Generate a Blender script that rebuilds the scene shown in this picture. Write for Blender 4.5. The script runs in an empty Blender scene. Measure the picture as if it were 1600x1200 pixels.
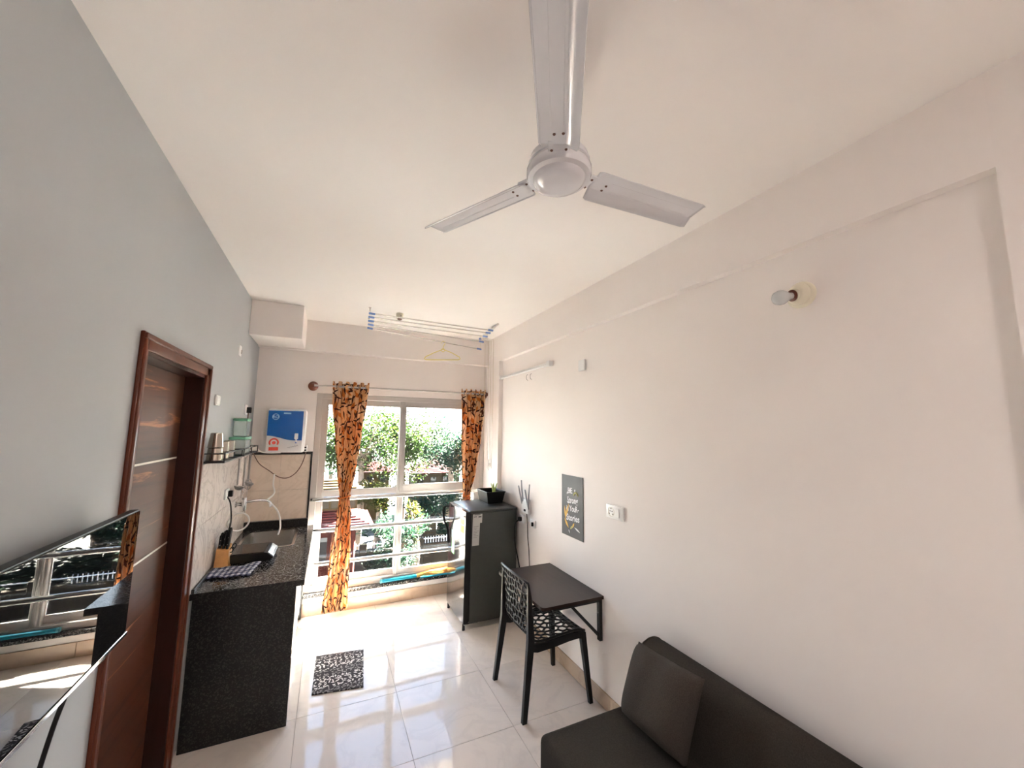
import bpy, bmesh, math, random
from mathutils import Vector, Matrix, geometry
random.seed(7)
S = bpy.context.scene
COL = S.collection
PI = math.pi

# ---------------------------------------------------------------- camera, sky, sun, exposure
cam_d = bpy.data.cameras.new('camera')
cam = bpy.data.objects.new('camera', cam_d)
COL.objects.link(cam)
cam_d.sensor_width = 36.0
cam_d.lens = 606.0 / 1600.0 * 36.0
cam_d.clip_start = 0.02
cam_d.clip_end = 300
def _n(v): return v.normalized()
_Y = _n(Vector((-285, 68, 606)))
_U = Vector((72, -5200, 606)); _U -= _Y * _U.dot(_Y); _U.normalize()
_X = _n(_Y.cross(_U))
if _X.x < 0: _X = -_X
# rows X, Y, U map camera coordinates (x right, y down, z forward) to the room
R = Matrix((_X, _Y, _U))
cr, cd, cf = R.col[0], R.col[1], R.col[2]
cam.matrix_world = Matrix(((cr.x, -cd.x, -cf.x, 0), (cr.y, -cd.y, -cf.y, 0), (cr.z, -cd.z, -cf.z, 1.8), (0, 0, 0, 1)))
S.camera = cam

world = bpy.data.worlds.new('daylight'); S.world = world
world.use_nodes = True
wt = world.node_tree; wt.nodes.clear()
_o = wt.nodes.new('ShaderNodeOutputWorld'); _b = wt.nodes.new('ShaderNodeBackground')
_tc = wt.nodes.new('ShaderNodeTexCoord'); _sp = wt.nodes.new('ShaderNodeSeparateXYZ'); _rp = wt.nodes.new('ShaderNodeValToRGB')
wt.links.new(_tc.outputs['Generated'], _sp.inputs[0]); wt.links.new(_sp.outputs[2], _rp.inputs[0])
_rp.color_ramp.elements[0].position = 0.0; _rp.color_ramp.elements[0].color = (1.0, 0.97, 0.93, 1)
_rp.color_ramp.elements[1].position = 0.55; _rp.color_ramp.elements[1].color = (0.13, 0.24, 0.46, 1)
_e = _rp.color_ramp.elements.new(0.22); _e.color = (0.72, 0.79, 0.88, 1)
wt.links.new(_rp.outputs[0], _b.inputs[0]); wt.links.new(_b.outputs[0], _o.inputs[0])
_b.inputs[1].default_value = 2.05

sun_d = bpy.data.lights.new('sun', 'SUN'); sun_d.energy = 215.0; sun_d.angle = 0.012; sun_d.color = (1.0, 0.93, 0.84)
sun = bpy.data.objects.new('sun', sun_d); COL.objects.link(sun)
sun.rotation_euler = Vector((-1.19, -0.575, -1.0)).to_track_quat('-Z', 'Y').to_euler()
sun.location = (8, 9, 9)

def portal(name, loc, rx, sx, sy):
    d = bpy.data.lights.new(name, 'AREA'); d.shape = 'RECTANGLE'; d.size = sx; d.size_y = sy; d.cycles.is_portal = True
    o = bpy.data.objects.new(name, d); COL.objects.link(o); o.location = loc; o.rotation_euler = (rx, 0, 0)
portal('window_portal', (.78, 4.66, 1.17), -PI/2, 1.85, 1.98)

fill_d = bpy.data.lights.new('added_fill_light', 'AREA'); fill_d.shape = 'DISK'; fill_d.size = .34; fill_d.energy = 2.2; fill_d.color = (1.0, .88, .82)  # added fill light out of view behind the camera
lamp = bpy.data.objects.new('added_fill_light', fill_d); COL.objects.link(lamp); lamp.location = (.52, -.9, 2.80)

vs = S.view_settings
vs.view_transform = 'Standard'; vs.look = 'None'; vs.gamma = 1.0; vs.use_curve_mapping = False
vs.exposure = 3.3
S.cycles.max_bounces = 14; S.cycles.diffuse_bounces = 9; S.cycles.glossy_bounces = 5
S.cycles.transparent_max_bounces = 24; S.cycles.transmission_bounces = 6
S.cycles.sample_clamp_indirect = 6.0; S.cycles.blur_glossy = 0.3
S.cycles.use_denoising = True

# ---------------------------------------------------------------- helpers
class MB:
    def __init__(s): s.v = []; s.f = []; s.uv = None
    def add(s, vs, fs):
        n = len(s.v); s.v += [tuple(v) for v in vs]; s.f += [tuple(i + n for i in f) for f in fs]; return s
    def box(s, x0, x1, y0, y1, z0, z1):
        return s.add([(x0,y0,z0),(x1,y0,z0),(x1,y1,z0),(x0,y1,z0),(x0,y0,z1),(x1,y0,z1),(x1,y1,z1),(x0,y1,z1)],
                     [(0,3,2,1),(4,5,6,7),(0,1,5,4),(1,2,6,5),(2,3,7,6),(3,0,4,7)])
    def rbox(s, x0, x1, y0, y1, z0, z1, r=.005, seg=2):
        bm = bmesh.new(); bmesh.ops.create_cube(bm, size=1)
        for v in bm.verts:
            v.co = ((x0+x1)/2 + v.co.x*(x1-x0), (y0+y1)/2 + v.co.y*(y1-y0), (z0+z1)/2 + v.co.z*(z1-z0))
        bmesh.ops.bevel(bm, geom=bm.edges[:], offset=r, segments=seg, profile=.5, affect='EDGES')
        return s.bm(bm)
    def bm(s, bm, mtx=None):
        if mtx: bmesh.ops.transform(bm, matrix=mtx, verts=bm.verts)
        bm.verts.index_update()
        s.add([v.co.copy() for v in bm.verts], [[v.index for v in f.verts] for f in bm.faces]); bm.free(); return s
    def ring(s, c, t, up, r, seg):
        t = t.normalized(); a = t.cross(up)
        if a.length < 1e-4: a = t.cross(Vector((1, 0.3, 0)))
        a.normalize(); b = a.cross(t)
        return [c + (a*math.cos(2*PI*i/seg) + b*math.sin(2*PI*i/seg))*r for i in range(seg)]
    def tube(s, pts, r, seg=8, closed=False, caps=True):
        P = [Vector(p) for p in pts]; n = len(P); vs = []; fs = []
        rr = r if isinstance(r, (list, tuple)) else [r]*n
        up = Vector((0.013, 0.021, 1))
        for i, p in enumerate(P):
            t = (P[(i+1) % n] - P[i-1]) if closed else (P[min(i+1, n-1)] - P[max(i-1, 0)])
            if t.length < 1e-9: t = Vector((0,0,1))
            if abs(t.normalized().z) > .95: u2 = Vector((0.01, 1, 0.02))
            else: u2 = up
            vs += s.ring(p, t, u2, rr[i], seg)
        m = n if closed else n-1
        for i in range(m):
            j = (i+1) % n
            # find best rotation so that rings do not twist
            best = min(range(seg), key=lambda k: sum((vs[i*seg+q]-vs[j*seg+(q+k) % seg]).length for q in range(0, seg, 2)))
            for q in range(seg):
                fs.append((i*seg+q, i*seg+(q+1) % seg, j*seg+(q+1+best) % seg, j*seg+(q+best) % seg))
        if caps and not closed:
            fs.append(tuple(range(seg))[::-1]); fs.append(tuple((n-1)*seg+q for q in range(seg)))
        return s.add(vs, fs)
    def lathe(s, prof, o=(0,0,0), axis=(0,0,1), seg=20):
        """prof: (radius, height) along axis"""
        ax = Vector(axis).normalized(); o = Vector(o)
        a = ax.orthogonal().normalized(); b = ax.cross(a); vs = []; fs = []
        for (r, h) in prof:
            r = max(r, 1e-4)
            vs += [o + ax*h + (a*math.cos(2*PI*i/seg) + b*math.sin(2*PI*i/seg))*r for i in range(seg)]
        for k in range(len(prof)-1):
            for i in range(seg):
                fs.append((k*seg+i, k*seg+(i+1) % seg, (k+1)*seg+(i+1) % seg, (k+1)*seg+i))
        fs.append(tuple(range(seg))[::-1]); fs.append(tuple((len(prof)-1)*seg+i for i in range(seg)))
        return s.add(vs, fs)
    def prism(s, poly, d, o=(0,0,0), ex=(1,0,0), ey=(0,1,0)):
        """extrude a 2D polygon (ex, ey axes) by vector d"""
        o = Vector(o); ex = Vector(ex); ey = Vector(ey); d = Vector(d); n = len(poly)
        a = [o + ex*p[0] + ey*p[1] for p in poly]; b = [p + d for p in a]
        return s.add(a + b, [tuple(range(n))[::-1], tuple(range(n, 2*n))] + [(i, (i+1) % n, n+(i+1) % n, n+i) for i in range(n)])
    def grid(s, fn, nu, nv, uvfn=None, closed_u=False):
        vs = [fn(i/(nu-1), j/(nv-1)) for j in range(nv) for i in range(nu)]
        fs = [(j*nu+i, j*nu+i+1, (j+1)*nu+i+1, (j+1)*nu+i) for j in range(nv-1) for i in range(nu-1)]
        if uvfn: s.uv = [uvfn(i/(nu-1), j/(nv-1)) for j in range(nv) for i in range(nu)]
        return s.add(vs, fs)
    def xform(s, m):
        s.v = [tuple(m @ Vector(v)) for v in s.v]; return s

LOC = {}
def wl(o): return LOC.get(o.name, Vector((0, 0, 0)))
def tag(o, label=None, cat=None, group=None, kind=None):
    if label: o['label'] = label
    if cat: o['category'] = cat
    if group: o['group'] = group
    if kind: o['kind'] = kind
    return o
def obj(name, mb, mat, parent=None, smooth=False, org=None, kind=None, label=None, solid=0, recalc=True):
    if parent is not None: o3 = wl(parent)
    elif org is not None: o3 = Vector(org)
    else:
        xs = [v[0] for v in mb.v]; ys = [v[1] for v in mb.v]; zs = [v[2] for v in mb.v]
        o3 = Vector(((min(xs)+max(xs))/2, (min(ys)+max(ys))/2, min(zs)))
    me = bpy.data.meshes.new(name)
    me.from_pydata([(v[0]-o3.x, v[1]-o3.y, v[2]-o3.z) for v in mb.v], [], mb.f)
    if recalc:
        bm = bmesh.new(); bm.from_mesh(me); bmesh.ops.recalc_face_normals(bm, faces=bm.faces); bm.to_mesh(me); bm.free()
    if mb.uv:
        ul = me.uv_layers.new(name='UVMap')
        for lp in me.loops: ul.data[lp.index].uv = mb.uv[lp.vertex_index]
    me.update()
    if smooth:
        me.polygons.foreach_set('use_smooth', [True]*len(me.polygons))
        if smooth is not True: me.set_sharp_from_angle(angle=math.radians(smooth))
    o = bpy.data.objects.new(name, me); COL.objects.link(o)
    me.materials.append(mat)
    if parent is not None: o.parent = parent
    else: o.location = o3
    LOC[o.name] = o3
    if solid:
        md = o.modifiers.new('thickness', 'SOLIDIFY'); md.thickness = solid; md.offset = 0
    if kind: o['kind'] = kind
    if label: o['label'] = label
    return o
def thing(name, loc, label=None, cat=None, group=None, kind=None):
    o = bpy.data.objects.new(name, None); COL.objects.link(o); o.location = loc; o.empty_display_size = .1
    LOC[o.name] = Vector(loc)
    return tag(o, label, cat, group, kind)
def dup(root, d, label=None, rotz=0, scale=None):
    r = root.copy(); COL.objects.link(r); r.location = Vector(root.location) + Vector(d)
    if rotz: r.rotation_euler[2] += rotz
    if scale: r.scale = (scale,)*3
    if label: r['label'] = label
    for ch in list(root.children):
        c = ch.copy(); COL.objects.link(c); c.parent = r
        for g in list(ch.children):
            q = g.copy(); COL.objects.link(q); q.parent = c
    return r
def arc(c, r, a0, a1, n, ex, ey):
    c = Vector(c); ex = Vector(ex); ey = Vector(ey)
    return [c + ex*r*math.cos(a0+(a1-a0)*i/n) + ey*r*math.sin(a0+(a1-a0)*i/n) for i in range(n+1)]
def spline(pts, n=8):
    P = [Vector(p) for p in pts]; out = []
    for i in range(len(P)-1):
        p0 = P[max(i-1,0)]; p1 = P[i]; p2 = P[i+1]; p3 = P[min(i+2, len(P)-1)]
        for k in range(n):
            t = k/n
            out.append(.5*((2*p1) + (p2-p0)*t + (2*p0-5*p1+4*p2-p3)*t*t + (3*p1-p0-3*p2+p3)*t**3))
    out.append(P[-1]); return out
def text_mesh(body, size, thick, origin, ex, ey, align='CENTER', width=None, shear=0):
    cu = bpy.data.curves.new('lettering', 'FONT'); cu.body = body; cu.size = size; cu.extrude = thick; cu.align_x = align
    cu.resolution_u = 3; cu.shear = shear; cu.offset = size*.022
    ob = bpy.data.objects.new('lettering', cu); COL.objects.link(ob)
    dg = bpy.context.evaluated_depsgraph_get(); me = bpy.data.meshes.new_from_object(ob.evaluated_get(dg))
    ex = Vector(ex).normalized(); ey = Vector(ey).normalized(); ez = ex.cross(ey); o = Vector(origin)
    xs = [v.co.x for v in me.vertices] or [0]; sc = 1
    if width: sc = width/max(1e-6, max(xs)-min(xs))
    mb = MB(); mb.add([o + ex*v.co.x*sc + ey*v.co.y + ez*v.co.z for v in me.vertices], [tuple(p.vertices) for p in me.polygons])
    bpy.data.objects.remove(ob); bpy.data.curves.remove(cu); bpy.data.meshes.remove(me); return mb

# ---------------------------------------------------------------- materials
def nd(nt, t, ins=None, **props):
    n = nt.nodes.new('ShaderNode' + t)
    for k, v in props.items(): setattr(n, k, v)
    if ins:
        for k, v in ins.items():
            if hasattr(v, 'is_output'): nt.links.new(v, n.inputs[k])
            else: n.inputs[k].default_value = v
    return n
def c4(c): return (c[0], c[1], c[2], 1)
def ramp(nt, fac, stops, interp='LINEAR'):
    r = nd(nt, 'ValToRGB', {0: fac}); cr_ = r.color_ramp; cr_.interpolation = interp
    while len(cr_.elements) < len(stops): cr_.elements.new(.5)
    for e, (p, c) in zip(cr_.elements, stops): e.position = p; e.color = c4(c)
    return r.outputs[0]
def mixc(nt, fac, a, b, bt='MIX'):
    m = nd(nt, 'MixRGB', blend_type=bt)
    for i, v in ((0, fac), (1, a), (2, b)):
        if hasattr(v, 'is_output'): nt.links.new(v, m.inputs[i])
        else: m.inputs[i].default_value = v if i == 0 else c4(v)
    return m.outputs[0]
def math_(nt, op, a, b=0.0, c=None):
    d = {0: a, 1: b}
    if c is not None: d[2] = c
    return nd(nt, 'Math', d, operation=op).outputs[0]
def newmat(name):
    m = bpy.data.materials.new(name); m.use_nodes = True; nt = m.node_tree; nt.nodes.clear()
    out = nd(nt, 'OutputMaterial'); p = nd(nt, 'BsdfPrincipled'); nt.links.new(p.outputs[0], out.inputs[0])
    return m, nt, p, out
def M(name, col, rough=.5, metal=0.0, var=.06, scale=8.0, bump=0.0, bscale=60.0, coat=0.0, spec=.5):
    m, nt, p, out = newmat(name)
    tc = nd(nt, 'TexCoord').outputs['Object']
    nz = nd(nt, 'TexNoise', {'Vector': tc, 'Scale': scale, 'Detail': 4.0})
    lo = tuple(max(0, c*(1-var)) for c in col); hi = tuple(min(1, c*(1+var)) for c in col)
    nt.links.new(ramp(nt, nz.outputs[0], [(.3, lo), (.7, hi)]), p.inputs['Base Color'])
    p.inputs['Roughness'].default_value = rough; p.inputs['Metallic'].default_value = metal
    p.inputs['Coat Weight'].default_value = coat; p.inputs['Specular IOR Level'].default_value = spec
    if bump:
        n2 = nd(nt, 'TexNoise', {'Vector': tc, 'Scale': bscale, 'Detail': 3.0})
        bp = nd(nt, 'Bump', {'Height': n2.outputs[0], 'Strength': bump, 'Distance': .004})
        nt.links.new(bp.outputs[0], p.inputs['Normal'])
    return m

m_wall = M('warm white wall paint', (.875, .825, .798), .75, var=.015, scale=2, bump=.05, bscale=180)
m_ceil = M('ceiling paint', (.90, .868, .838), .8, var=.012, scale=2, bump=.04, bscale=200)
m_grey = M('grey wall paint', (.445, .465, .485), .7, var=.015, scale=2, bump=.05, bscale=180)
m_white = M('white upvc', (.52, .49, .47), .4, var=.02)
m_bounce = M('white bounce surface', (.88, .86, .82), .8, var=.03)  # for the added slab that reflects light into the room
m_whitep = M('white plastic', (.80, .80, .80), .35, var=.02)
m_ivory = M('ivory plastic', (.74, .69, .56), .4, var=.03)
m_black = M('black plastic', (0.0075, 0.0075, 0.0075), .4, var=.1, spec=.28)
m_blackgl = M('black gloss', (.006, .006, .007), .012, var=.1, coat=0, spec=.3)
m_blackm = M('black powder coated steel', (0.0090, 0.0090, 0.0090), .45, var=.1)
m_steel = M('stainless steel', (.62, .60, .57), .22, metal=1, var=.05)
m_chrome = M('chrome', (.75, .75, .75), .08, metal=1, var=.02)
m_uten = M('dull kitchen steel', (.34, .33, .32), .28, metal=1, var=.1)
m_cup = M('polished steel cup', (.44, .40, .35), .14, metal=1, var=.08)
m_sprig = M('pale green sprig', (.36, .50, .16), .6, var=.15)
m_strip = M('pale inlay strip', (.78, .72, .64), .4)
m_ink = M('dark printing ink', (.010, .010, .011), .8, spec=.1)
m_bars = M('brushed steel guard bar', (.72, .71, .69), .22, metal=1, var=.03)
m_fan = M('white enamel', (.74, .74, .77), .16, var=.02, coat=.4)
m_fridge = M('charcoal fridge steel', (.058, .062, .056), .38, metal=.35, var=.04, scale=30)
m_fridged = M('mirror finish fridge door', (.17, .17, .175), .11, metal=.9, var=.03)
m_sofa = M('dark taupe upholstery', (.038, .032, .027), .95, var=.2, scale=220, bump=.25, bscale=500, spec=.1)
m_cush = M('taupe cushion fabric', (.060, .051, .045), .95, var=.2, scale=260, bump=.25, bscale=600, spec=.1)
m_brown = M('brown lacquered wood knob', (.13, .03, .012), .35, var=.2)
m_beech = M('honey beech wood', (.52, .25, .07), .45, var=.18, scale=18)
m_teal = M('teal broom handle', (.0, .20, .30), .35, var=.06)
m_broom = M('broom straw', (.62, .33, .08), .8, var=.35, scale=90)
m_green = M('translucent green lid', (.20, .52, .34), .3, var=.05)
m_yel = M('pale yellow plastic', (.72, .62, .20), .4, var=.05)
m_bluep = M('pale blue plastic', (.12, .22, .52), .4, var=.06)
m_cord = M('white cotton cord', (.66, .60, .50), .8, var=.1)
m_darkcord = M('brown cable sheath', (.12, .05, .03), .5, var=.1)
m_hose = M('white tubing', (.85, .83, .80), .35, var=.02)
m_granite = None

def granite(name, lo, mid, hi, scale, rough):
    m, nt, p, out = newmat(name)
    tc = nd(nt, 'TexCoord').outputs['Object']
    v = nd(nt, 'TexVoronoi', {'Vector': tc, 'Scale': scale})
    n = nd(nt, 'TexNoise', {'Vector': tc, 'Scale': scale*.9, 'Detail': 5.0, 'Roughness': .7})
    s = nd(nt, 'SeparateColor', {0: v.outputs['Color']}).outputs[0]
    f = math_(nt, 'ADD', math_(nt, 'MULTIPLY', s, .55), math_(nt, 'MULTIPLY', n.outputs[0], .45))
    nt.links.new(ramp(nt, f, [(.30, lo), (.52, lo), (.60, mid), (.74, hi)]), p.inputs['Base Color'])
    p.inputs['Roughness'].default_value = rough
    return m
m_granite = granite('black granite', (0.0015, 0.0015, 0.0015), (0.0075, 0.0075, 0.0067), (0.0338, 0.0323, 0.0285), 150, .28)
m_granitetop = granite('polished speckled granite', (.010, .010, .010), (.05, .05, .05), (.32, .31, .30), 170, .14)

def marble(name, base, vein, scale, rough, dist=3.0, spec=.5):
    m, nt, p, out = newmat(name)
    tc = nd(nt, 'TexCoord').outputs['Object']
    p.inputs['Specular IOR Level'].default_value = spec
    n1 = nd(nt, 'TexNoise', {'Vector': tc, 'Scale': scale, 'Detail': 6.0, 'Roughness': .6, 'Distortion': dist})
    f = math_(nt, 'ABSOLUTE', math_(nt, 'SUBTRACT', n1.outputs[0], .5))
    n2 = nd(nt, 'TexNoise', {'Vector': tc, 'Scale': scale*.7, 'Detail': 2.0})
    c = ramp(nt, f, [(0.0, vein), (.05, base), (1, base)])
    c2 = mixc(nt, math_(nt, 'MULTIPLY', n2.outputs[0], .4), c, tuple(min(1, x*.86) for x in base))
    nt.links.new(c2, p.inputs['Base Color']); p.inputs['Roughness'].default_value = rough
    return m
m_floor = marble('polished vitrified floor tile', (.77, .70, .65), (.71, .645, .60), 2.2, .045, 1.5, .20)
m_tilew = marble('pale marbled wall tile', (.80, .74, .70), (.56, .51, .48), 3.0, .15, 2.5)
m_tileb = marble('beige marbled wall tile', (.84, .71, .60), (.76, .63, .52), 3.0, .2, 2.0)
m_skirt = marble('tan skirting tile', (.58, .44, .33), (.52, .39, .29), 3.0, .25, 1.5)
m_grout = M('tile grout', (.42, .37, .33), .85)

def wood(name, dark, midc, light, axis_scale, rough, coat):
    m, nt, p, out = newmat(name)
    tc = nd(nt, 'TexCoord').outputs['Object']
    mp = nd(nt, 'Mapping', {'Vector': tc, 'Scale': axis_scale})
    n = nd(nt, 'TexNoise', {'Vector': mp.outputs[0], 'Scale': 1.0, 'Detail': 7.0, 'Roughness': .62, 'Distortion': .6})
    nt.links.new(ramp(nt, n.outputs[0], [(.25, dark), (.5, midc), (.62, midc), (.70, light), (.76, midc)]), p.inputs['Base Color'])
    p.inputs['Roughness'].default_value = rough; p.inputs['Coat Weight'].default_value = coat; p.inputs['Coat Roughness'].default_value = .08; p.inputs['Specular IOR Level'].default_value = .28
    return m
m_door = wood('dark walnut laminate', (.026, .008, .004), (.085, .025, .011), (.40, .15, .06), (4, 1.0, 20), .45, .0)
m_frame = wood('red mahogany frame', (.085, .018, .007), (.13, .030, .012), (.18, .05, .022), (12, 12, 1.2), .34, .2)
m_jamb_shade = wood('shade darkened jamb', (.016, .004, .002), (.030, .007, .004), (.05, .013, .007), (12, 12, 1.2), .4, .1)  # door frame wood made darker, recess shade put into its colour
m_table = wood('wenge table laminate', (0.0120, 0.0067, 0.0053), (0.0300, 0.0165, 0.0128), (0.0562, 0.0315, 0.0240), (16.5000, 1.5000, 6.0000), .33, .1)

def glass():
    m, nt, p, out = newmat('window glass'); nt.nodes.remove(p)
    t = nd(nt, 'BsdfTransparent', {0: (.96, .98, .97, 1)}); g = nd(nt, 'BsdfGlossy', {'Roughness': .01})
    fr = nd(nt, 'Fresnel', {'IOR': 1.45})
    mx = nd(nt, 'MixShader', {0: math_(nt, 'MULTIPLY', fr.outputs[0], .9), 1: t.outputs[0], 2: g.outputs[0]})
    nt.links.new(mx.outputs[0], out.inputs[0]); return m
m_glass = glass()
def clear_plastic(name, tint, haze):
    m, nt, p, out = newmat(name)
    p.inputs['Base Color'].default_value = c4(tint); p.inputs['Roughness'].default_value = .15
    t = nd(nt, 'BsdfTransparent', {0: c4(tint)})
    mx = nd(nt, 'MixShader', {0: haze, 1: t.outputs[0], 2: p.outputs[0]}); nt.links.new(mx.outputs[0], out.inputs[0]); return m
m_clear = clear_plastic('clear storage plastic', (.88, .93, .92), .30)

def leaf_layer(nt, uv, scale, L, W, off, base, rng):
    mp = nd(nt, 'Mapping', {'Vector': uv, 'Location': (off, off*1.7, 0), 'Scale': (scale, scale, 1)})
    v = nd(nt, 'TexVoronoi', {'Vector': mp.outputs[0], 'Scale': 1.0, 'Randomness': .85}, voronoi_dimensions='2D')
    d = nd(nt, 'VectorMath', {0: mp.outputs[0], 1: v.outputs['Position']}, operation='SUBTRACT')
    a = nd(nt, 'SeparateColor', {0: v.outputs['Color']})
    ang = math_(nt, 'MULTIPLY_ADD', a.outputs[0], rng, base)
    r = nd(nt, 'VectorRotate', {'Vector': d.outputs[0], 'Angle': ang}, rotation_type='Z_AXIS')
    s = nd(nt, 'SeparateXYZ', {0: r.outputs[0]})
    ex = math_(nt, 'POWER', math_(nt, 'ABSOLUTE', math_(nt, 'DIVIDE', s.outputs[0], L)), 1.4)
    ey = math_(nt, 'POWER', math_(nt, 'ABSOLUTE', math_(nt, 'DIVIDE', s.outputs[1], W)), 1.4)
    return math_(nt, 'LESS_THAN', math_(nt, 'ADD', ex, ey), 1.0)
def curtain_mat():
    m, nt, p, out = newmat('leaf printed curtain cloth')
    uv = nd(nt, 'TexCoord').outputs['UV']
    nz = nd(nt, 'TexNoise', {'Vector': uv, 'Scale': 2.2, 'Detail': 2.0})
    c = ramp(nt, nz.outputs[0], [(.35, (.70, .37, .16)), (.52, (.78, .50, .27)), (.68, (.80, .66, .52))])
    l0 = leaf_layer(nt, uv, 8, .46, .15, 3.1, .6, 1.6)
    c = mixc(nt, l0, c, (.62, .20, .04))
    l1 = leaf_layer(nt, uv, 7, .62, .030, 9.3, 1.2, .8)
    c = mixc(nt, l1, c, (.25, .07, .02))
    l2 = leaf_layer(nt, uv, 9.5, .50, .085, 0.0, -.9, 1.2)
    c = mixc(nt, l2, c, (.035, .012, .008))
    l3 = leaf_layer(nt, uv, 8.5, .48, .080, 5.0, .5, 1.4)
    c = mixc(nt, l3, c, (.06, .02, .01))
    l4 = leaf_layer(nt, uv, 9.0, .50, .080, 11.0, 1.2, 1.0)
    c = mixc(nt, l4, c, (.10, .03, .012))
    nt.links.new(c, p.inputs['Base Color']); p.inputs['Roughness'].default_value = .85
    t = nd(nt, 'BsdfTranslucent', {0: c})
    mx = nd(nt, 'MixShader', {0: .33, 1: p.outputs[0], 2: t.outputs[0]}); nt.links.new(mx.outputs[0], out.inputs[0])
    return m
m_curtain = curtain_mat()
def mat_mat():
    m, nt, p, out = newmat('black and white woven doormat')
    tc = nd(nt, 'TexCoord').outputs['Object']
    l = leaf_layer(nt, tc, 34, .42, .15, 1.0, 0, 3.0)
    l2 = leaf_layer(nt, tc, 27, .40, .16, 4.0, 1, 3.0)
    w = nd(nt, 'TexWave', {'Vector': tc, 'Scale': 1.5, 'Distortion': 1.5}, bands_direction='Y')
    f = math_(nt, 'MAXIMUM', l, l2)
    f = math_(nt, 'MULTIPLY', f, ramp(nt, w.outputs['Fac'], [(.2, (.35, .35, .35)), (.5, (1, 1, 1))]))
    nt.links.new(mixc(nt, f, (.018, .014, .017), (.62, .58, .58)), p.inputs['Base Color']); p.inputs['Roughness'].default_value = .95
    return m
m_mat = mat_mat()
def towel_mat():
    m, nt, p, out = newmat('navy and white checked cloth')
    s = nd(nt, 'SeparateXYZ', {0: nd(nt, 'TexCoord').outputs['UV']})
    a = math_(nt, 'GREATER_THAN', math_(nt, 'FRACT', math_(nt, 'MULTIPLY', s.outputs[0], 8)), .5)
    b = math_(nt, 'GREATER_THAN', math_(nt, 'FRACT', math_(nt, 'MULTIPLY', s.outputs[1], 6)), .5)
    f = math_(nt, 'MULTIPLY', math_(nt, 'ADD', a, b), .5)
    nt.links.new(ramp(nt, f, [(0, (.018, .022, .055)), (.5, (.13, .15, .24)), (1, (.55, .56, .62))]), p.inputs['Base Color'])
    p.inputs['Roughness'].default_value = .95; return m
m_towel = towel_mat()
def foliage(name, cols, trans=.35):
    m, nt, p, out = newmat(name)
    g = nd(nt, 'NewGeometry'); nz = nd(nt, 'TexNoise', {'Vector': nd(nt, 'TexCoord').outputs['Object'], 'Scale': .9, 'Detail': 2.0})
    f = math_(nt, 'ADD', math_(nt, 'MULTIPLY', g.outputs['Random Per Island'], .6), math_(nt, 'MULTIPLY', nz.outputs[0], .5))
    c = ramp(nt, f, [(.2, cols[0]), (.55, cols[1]), (.85, cols[2])])
    nt.links.new(c, p.inputs['Base Color']); p.inputs['Roughness'].default_value = .6; p.inputs['Specular IOR Level'].default_value = .06
    t = nd(nt, 'BsdfTranslucent', {0: c})
    mx = nd(nt, 'MixShader', {0: trans, 1: p.outputs[0], 2: t.outputs[0]}); nt.links.new(mx.outputs[0], out.inputs[0]); return m
m_leafA = foliage('bright green leaves', [(0.0026, 0.0076, 0.0026), (0.0061, 0.0151, 0.0023), (0.0166, 0.0242, 0.0038)])
m_leafB = foliage('blue green leaves', [(0.0023, 0.0065, 0.0044), (0.0038, 0.0108, 0.0067), (0.0076, 0.0166, 0.0076)])
m_leafC = foliage('yellow green leaves', [(0.0076, 0.0151, 0.0023), (0.0190, 0.0228, 0.0038), (0.0365, 0.0242, 0.0061)])
m_bark = M('tree bark', (.10, .07, .05), .9, var=.3, scale=6)
m_redtile = M('red roof tile', (0.0206, 0.0025, 0.0025), .7, var=.2, scale=3, spec=.06)
m_redpaint = M('red painted wall', (0.0189, 0.0037, 0.0025), .7, var=.1, scale=2, spec=.06)
m_gold = M('ochre painted fascia', (0.0174, 0.0105, 0.0031), .7, var=.15, scale=2, spec=.06)
m_tan = M('tan plaster', (0.0158, 0.0121, 0.0082), .85, var=.08, scale=1.5, spec=.06)
m_cream = M('cream plaster', (0.0174, 0.0143, 0.0101), .85, var=.08, scale=1.5, spec=.06)
m_asph = M('grey paving', (0.0044, 0.0038, 0.0033), .9, var=.15, scale=1.2, spec=.06)
m_dirt = M('dark garden soil', (.012, .012, .009), .95, var=.3, scale=4)

# ---------------------------------------------------------------- room dimensions (metres)
XL, XR, XB, YW, YB, ZC = -.665, 1.747, 1.70, 4.40, -1.7, 2.875
BT = 2.575                    # underside of the beams
WX0, WX1, WZ0, WZ1 = -.135, 1.70, .20, 2.15   # window opening
DY0, DY1, DZ = 1.931, 2.735, 2.09             # door opening

# ---------------------------------------------------------------- structure
floor = thing('floor', (0, 0, 0), kind='structure')
obj('bed', MB().box(XL-.12, XR+.15, YB-.1, 4.60, -.12, -.004), m_grout, floor)
T = .605; gap = .0012
tx0, ty0 = .5275 - 2*T, 2.345 - 7*T
for i in range(4):
    for j in range(12):
        x0 = max(XL, tx0+i*T)+gap; x1 = min(XR, tx0+(i+1)*T)-gap; y0 = max(YB, ty0+j*T)+gap; y1 = min(YW, ty0+(j+1)*T)-gap
        if x1-x0 > .02 and y1-y0 > .02:
            obj('tile', MB().rbox(x0, x1, y0, y1, -.004, 0, .0008, 1), m_floor, floor, org=None)
ceiling = obj('ceiling', MB().box(XL-.12, XR+.15, YB-.1, 4.60, ZC, ZC+.14), m_ceil, kind='structure')
wl_ = MB(); x0, x1 = XL-.13, XL
wl_.box(x0, x1, YB, DY0, 0, ZC).box(x0, x1, DY1, 4.60, 0, ZC).box(x0, x1, DY0, DY1, DZ, ZC)
wall_left = obj('wall_left', wl_, m_grey, kind='structure')
wall_right = obj('wall_right', MB().box(XR, XR+.15, YB, 4.60, 0, ZC), m_wall, kind='structure')
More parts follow.
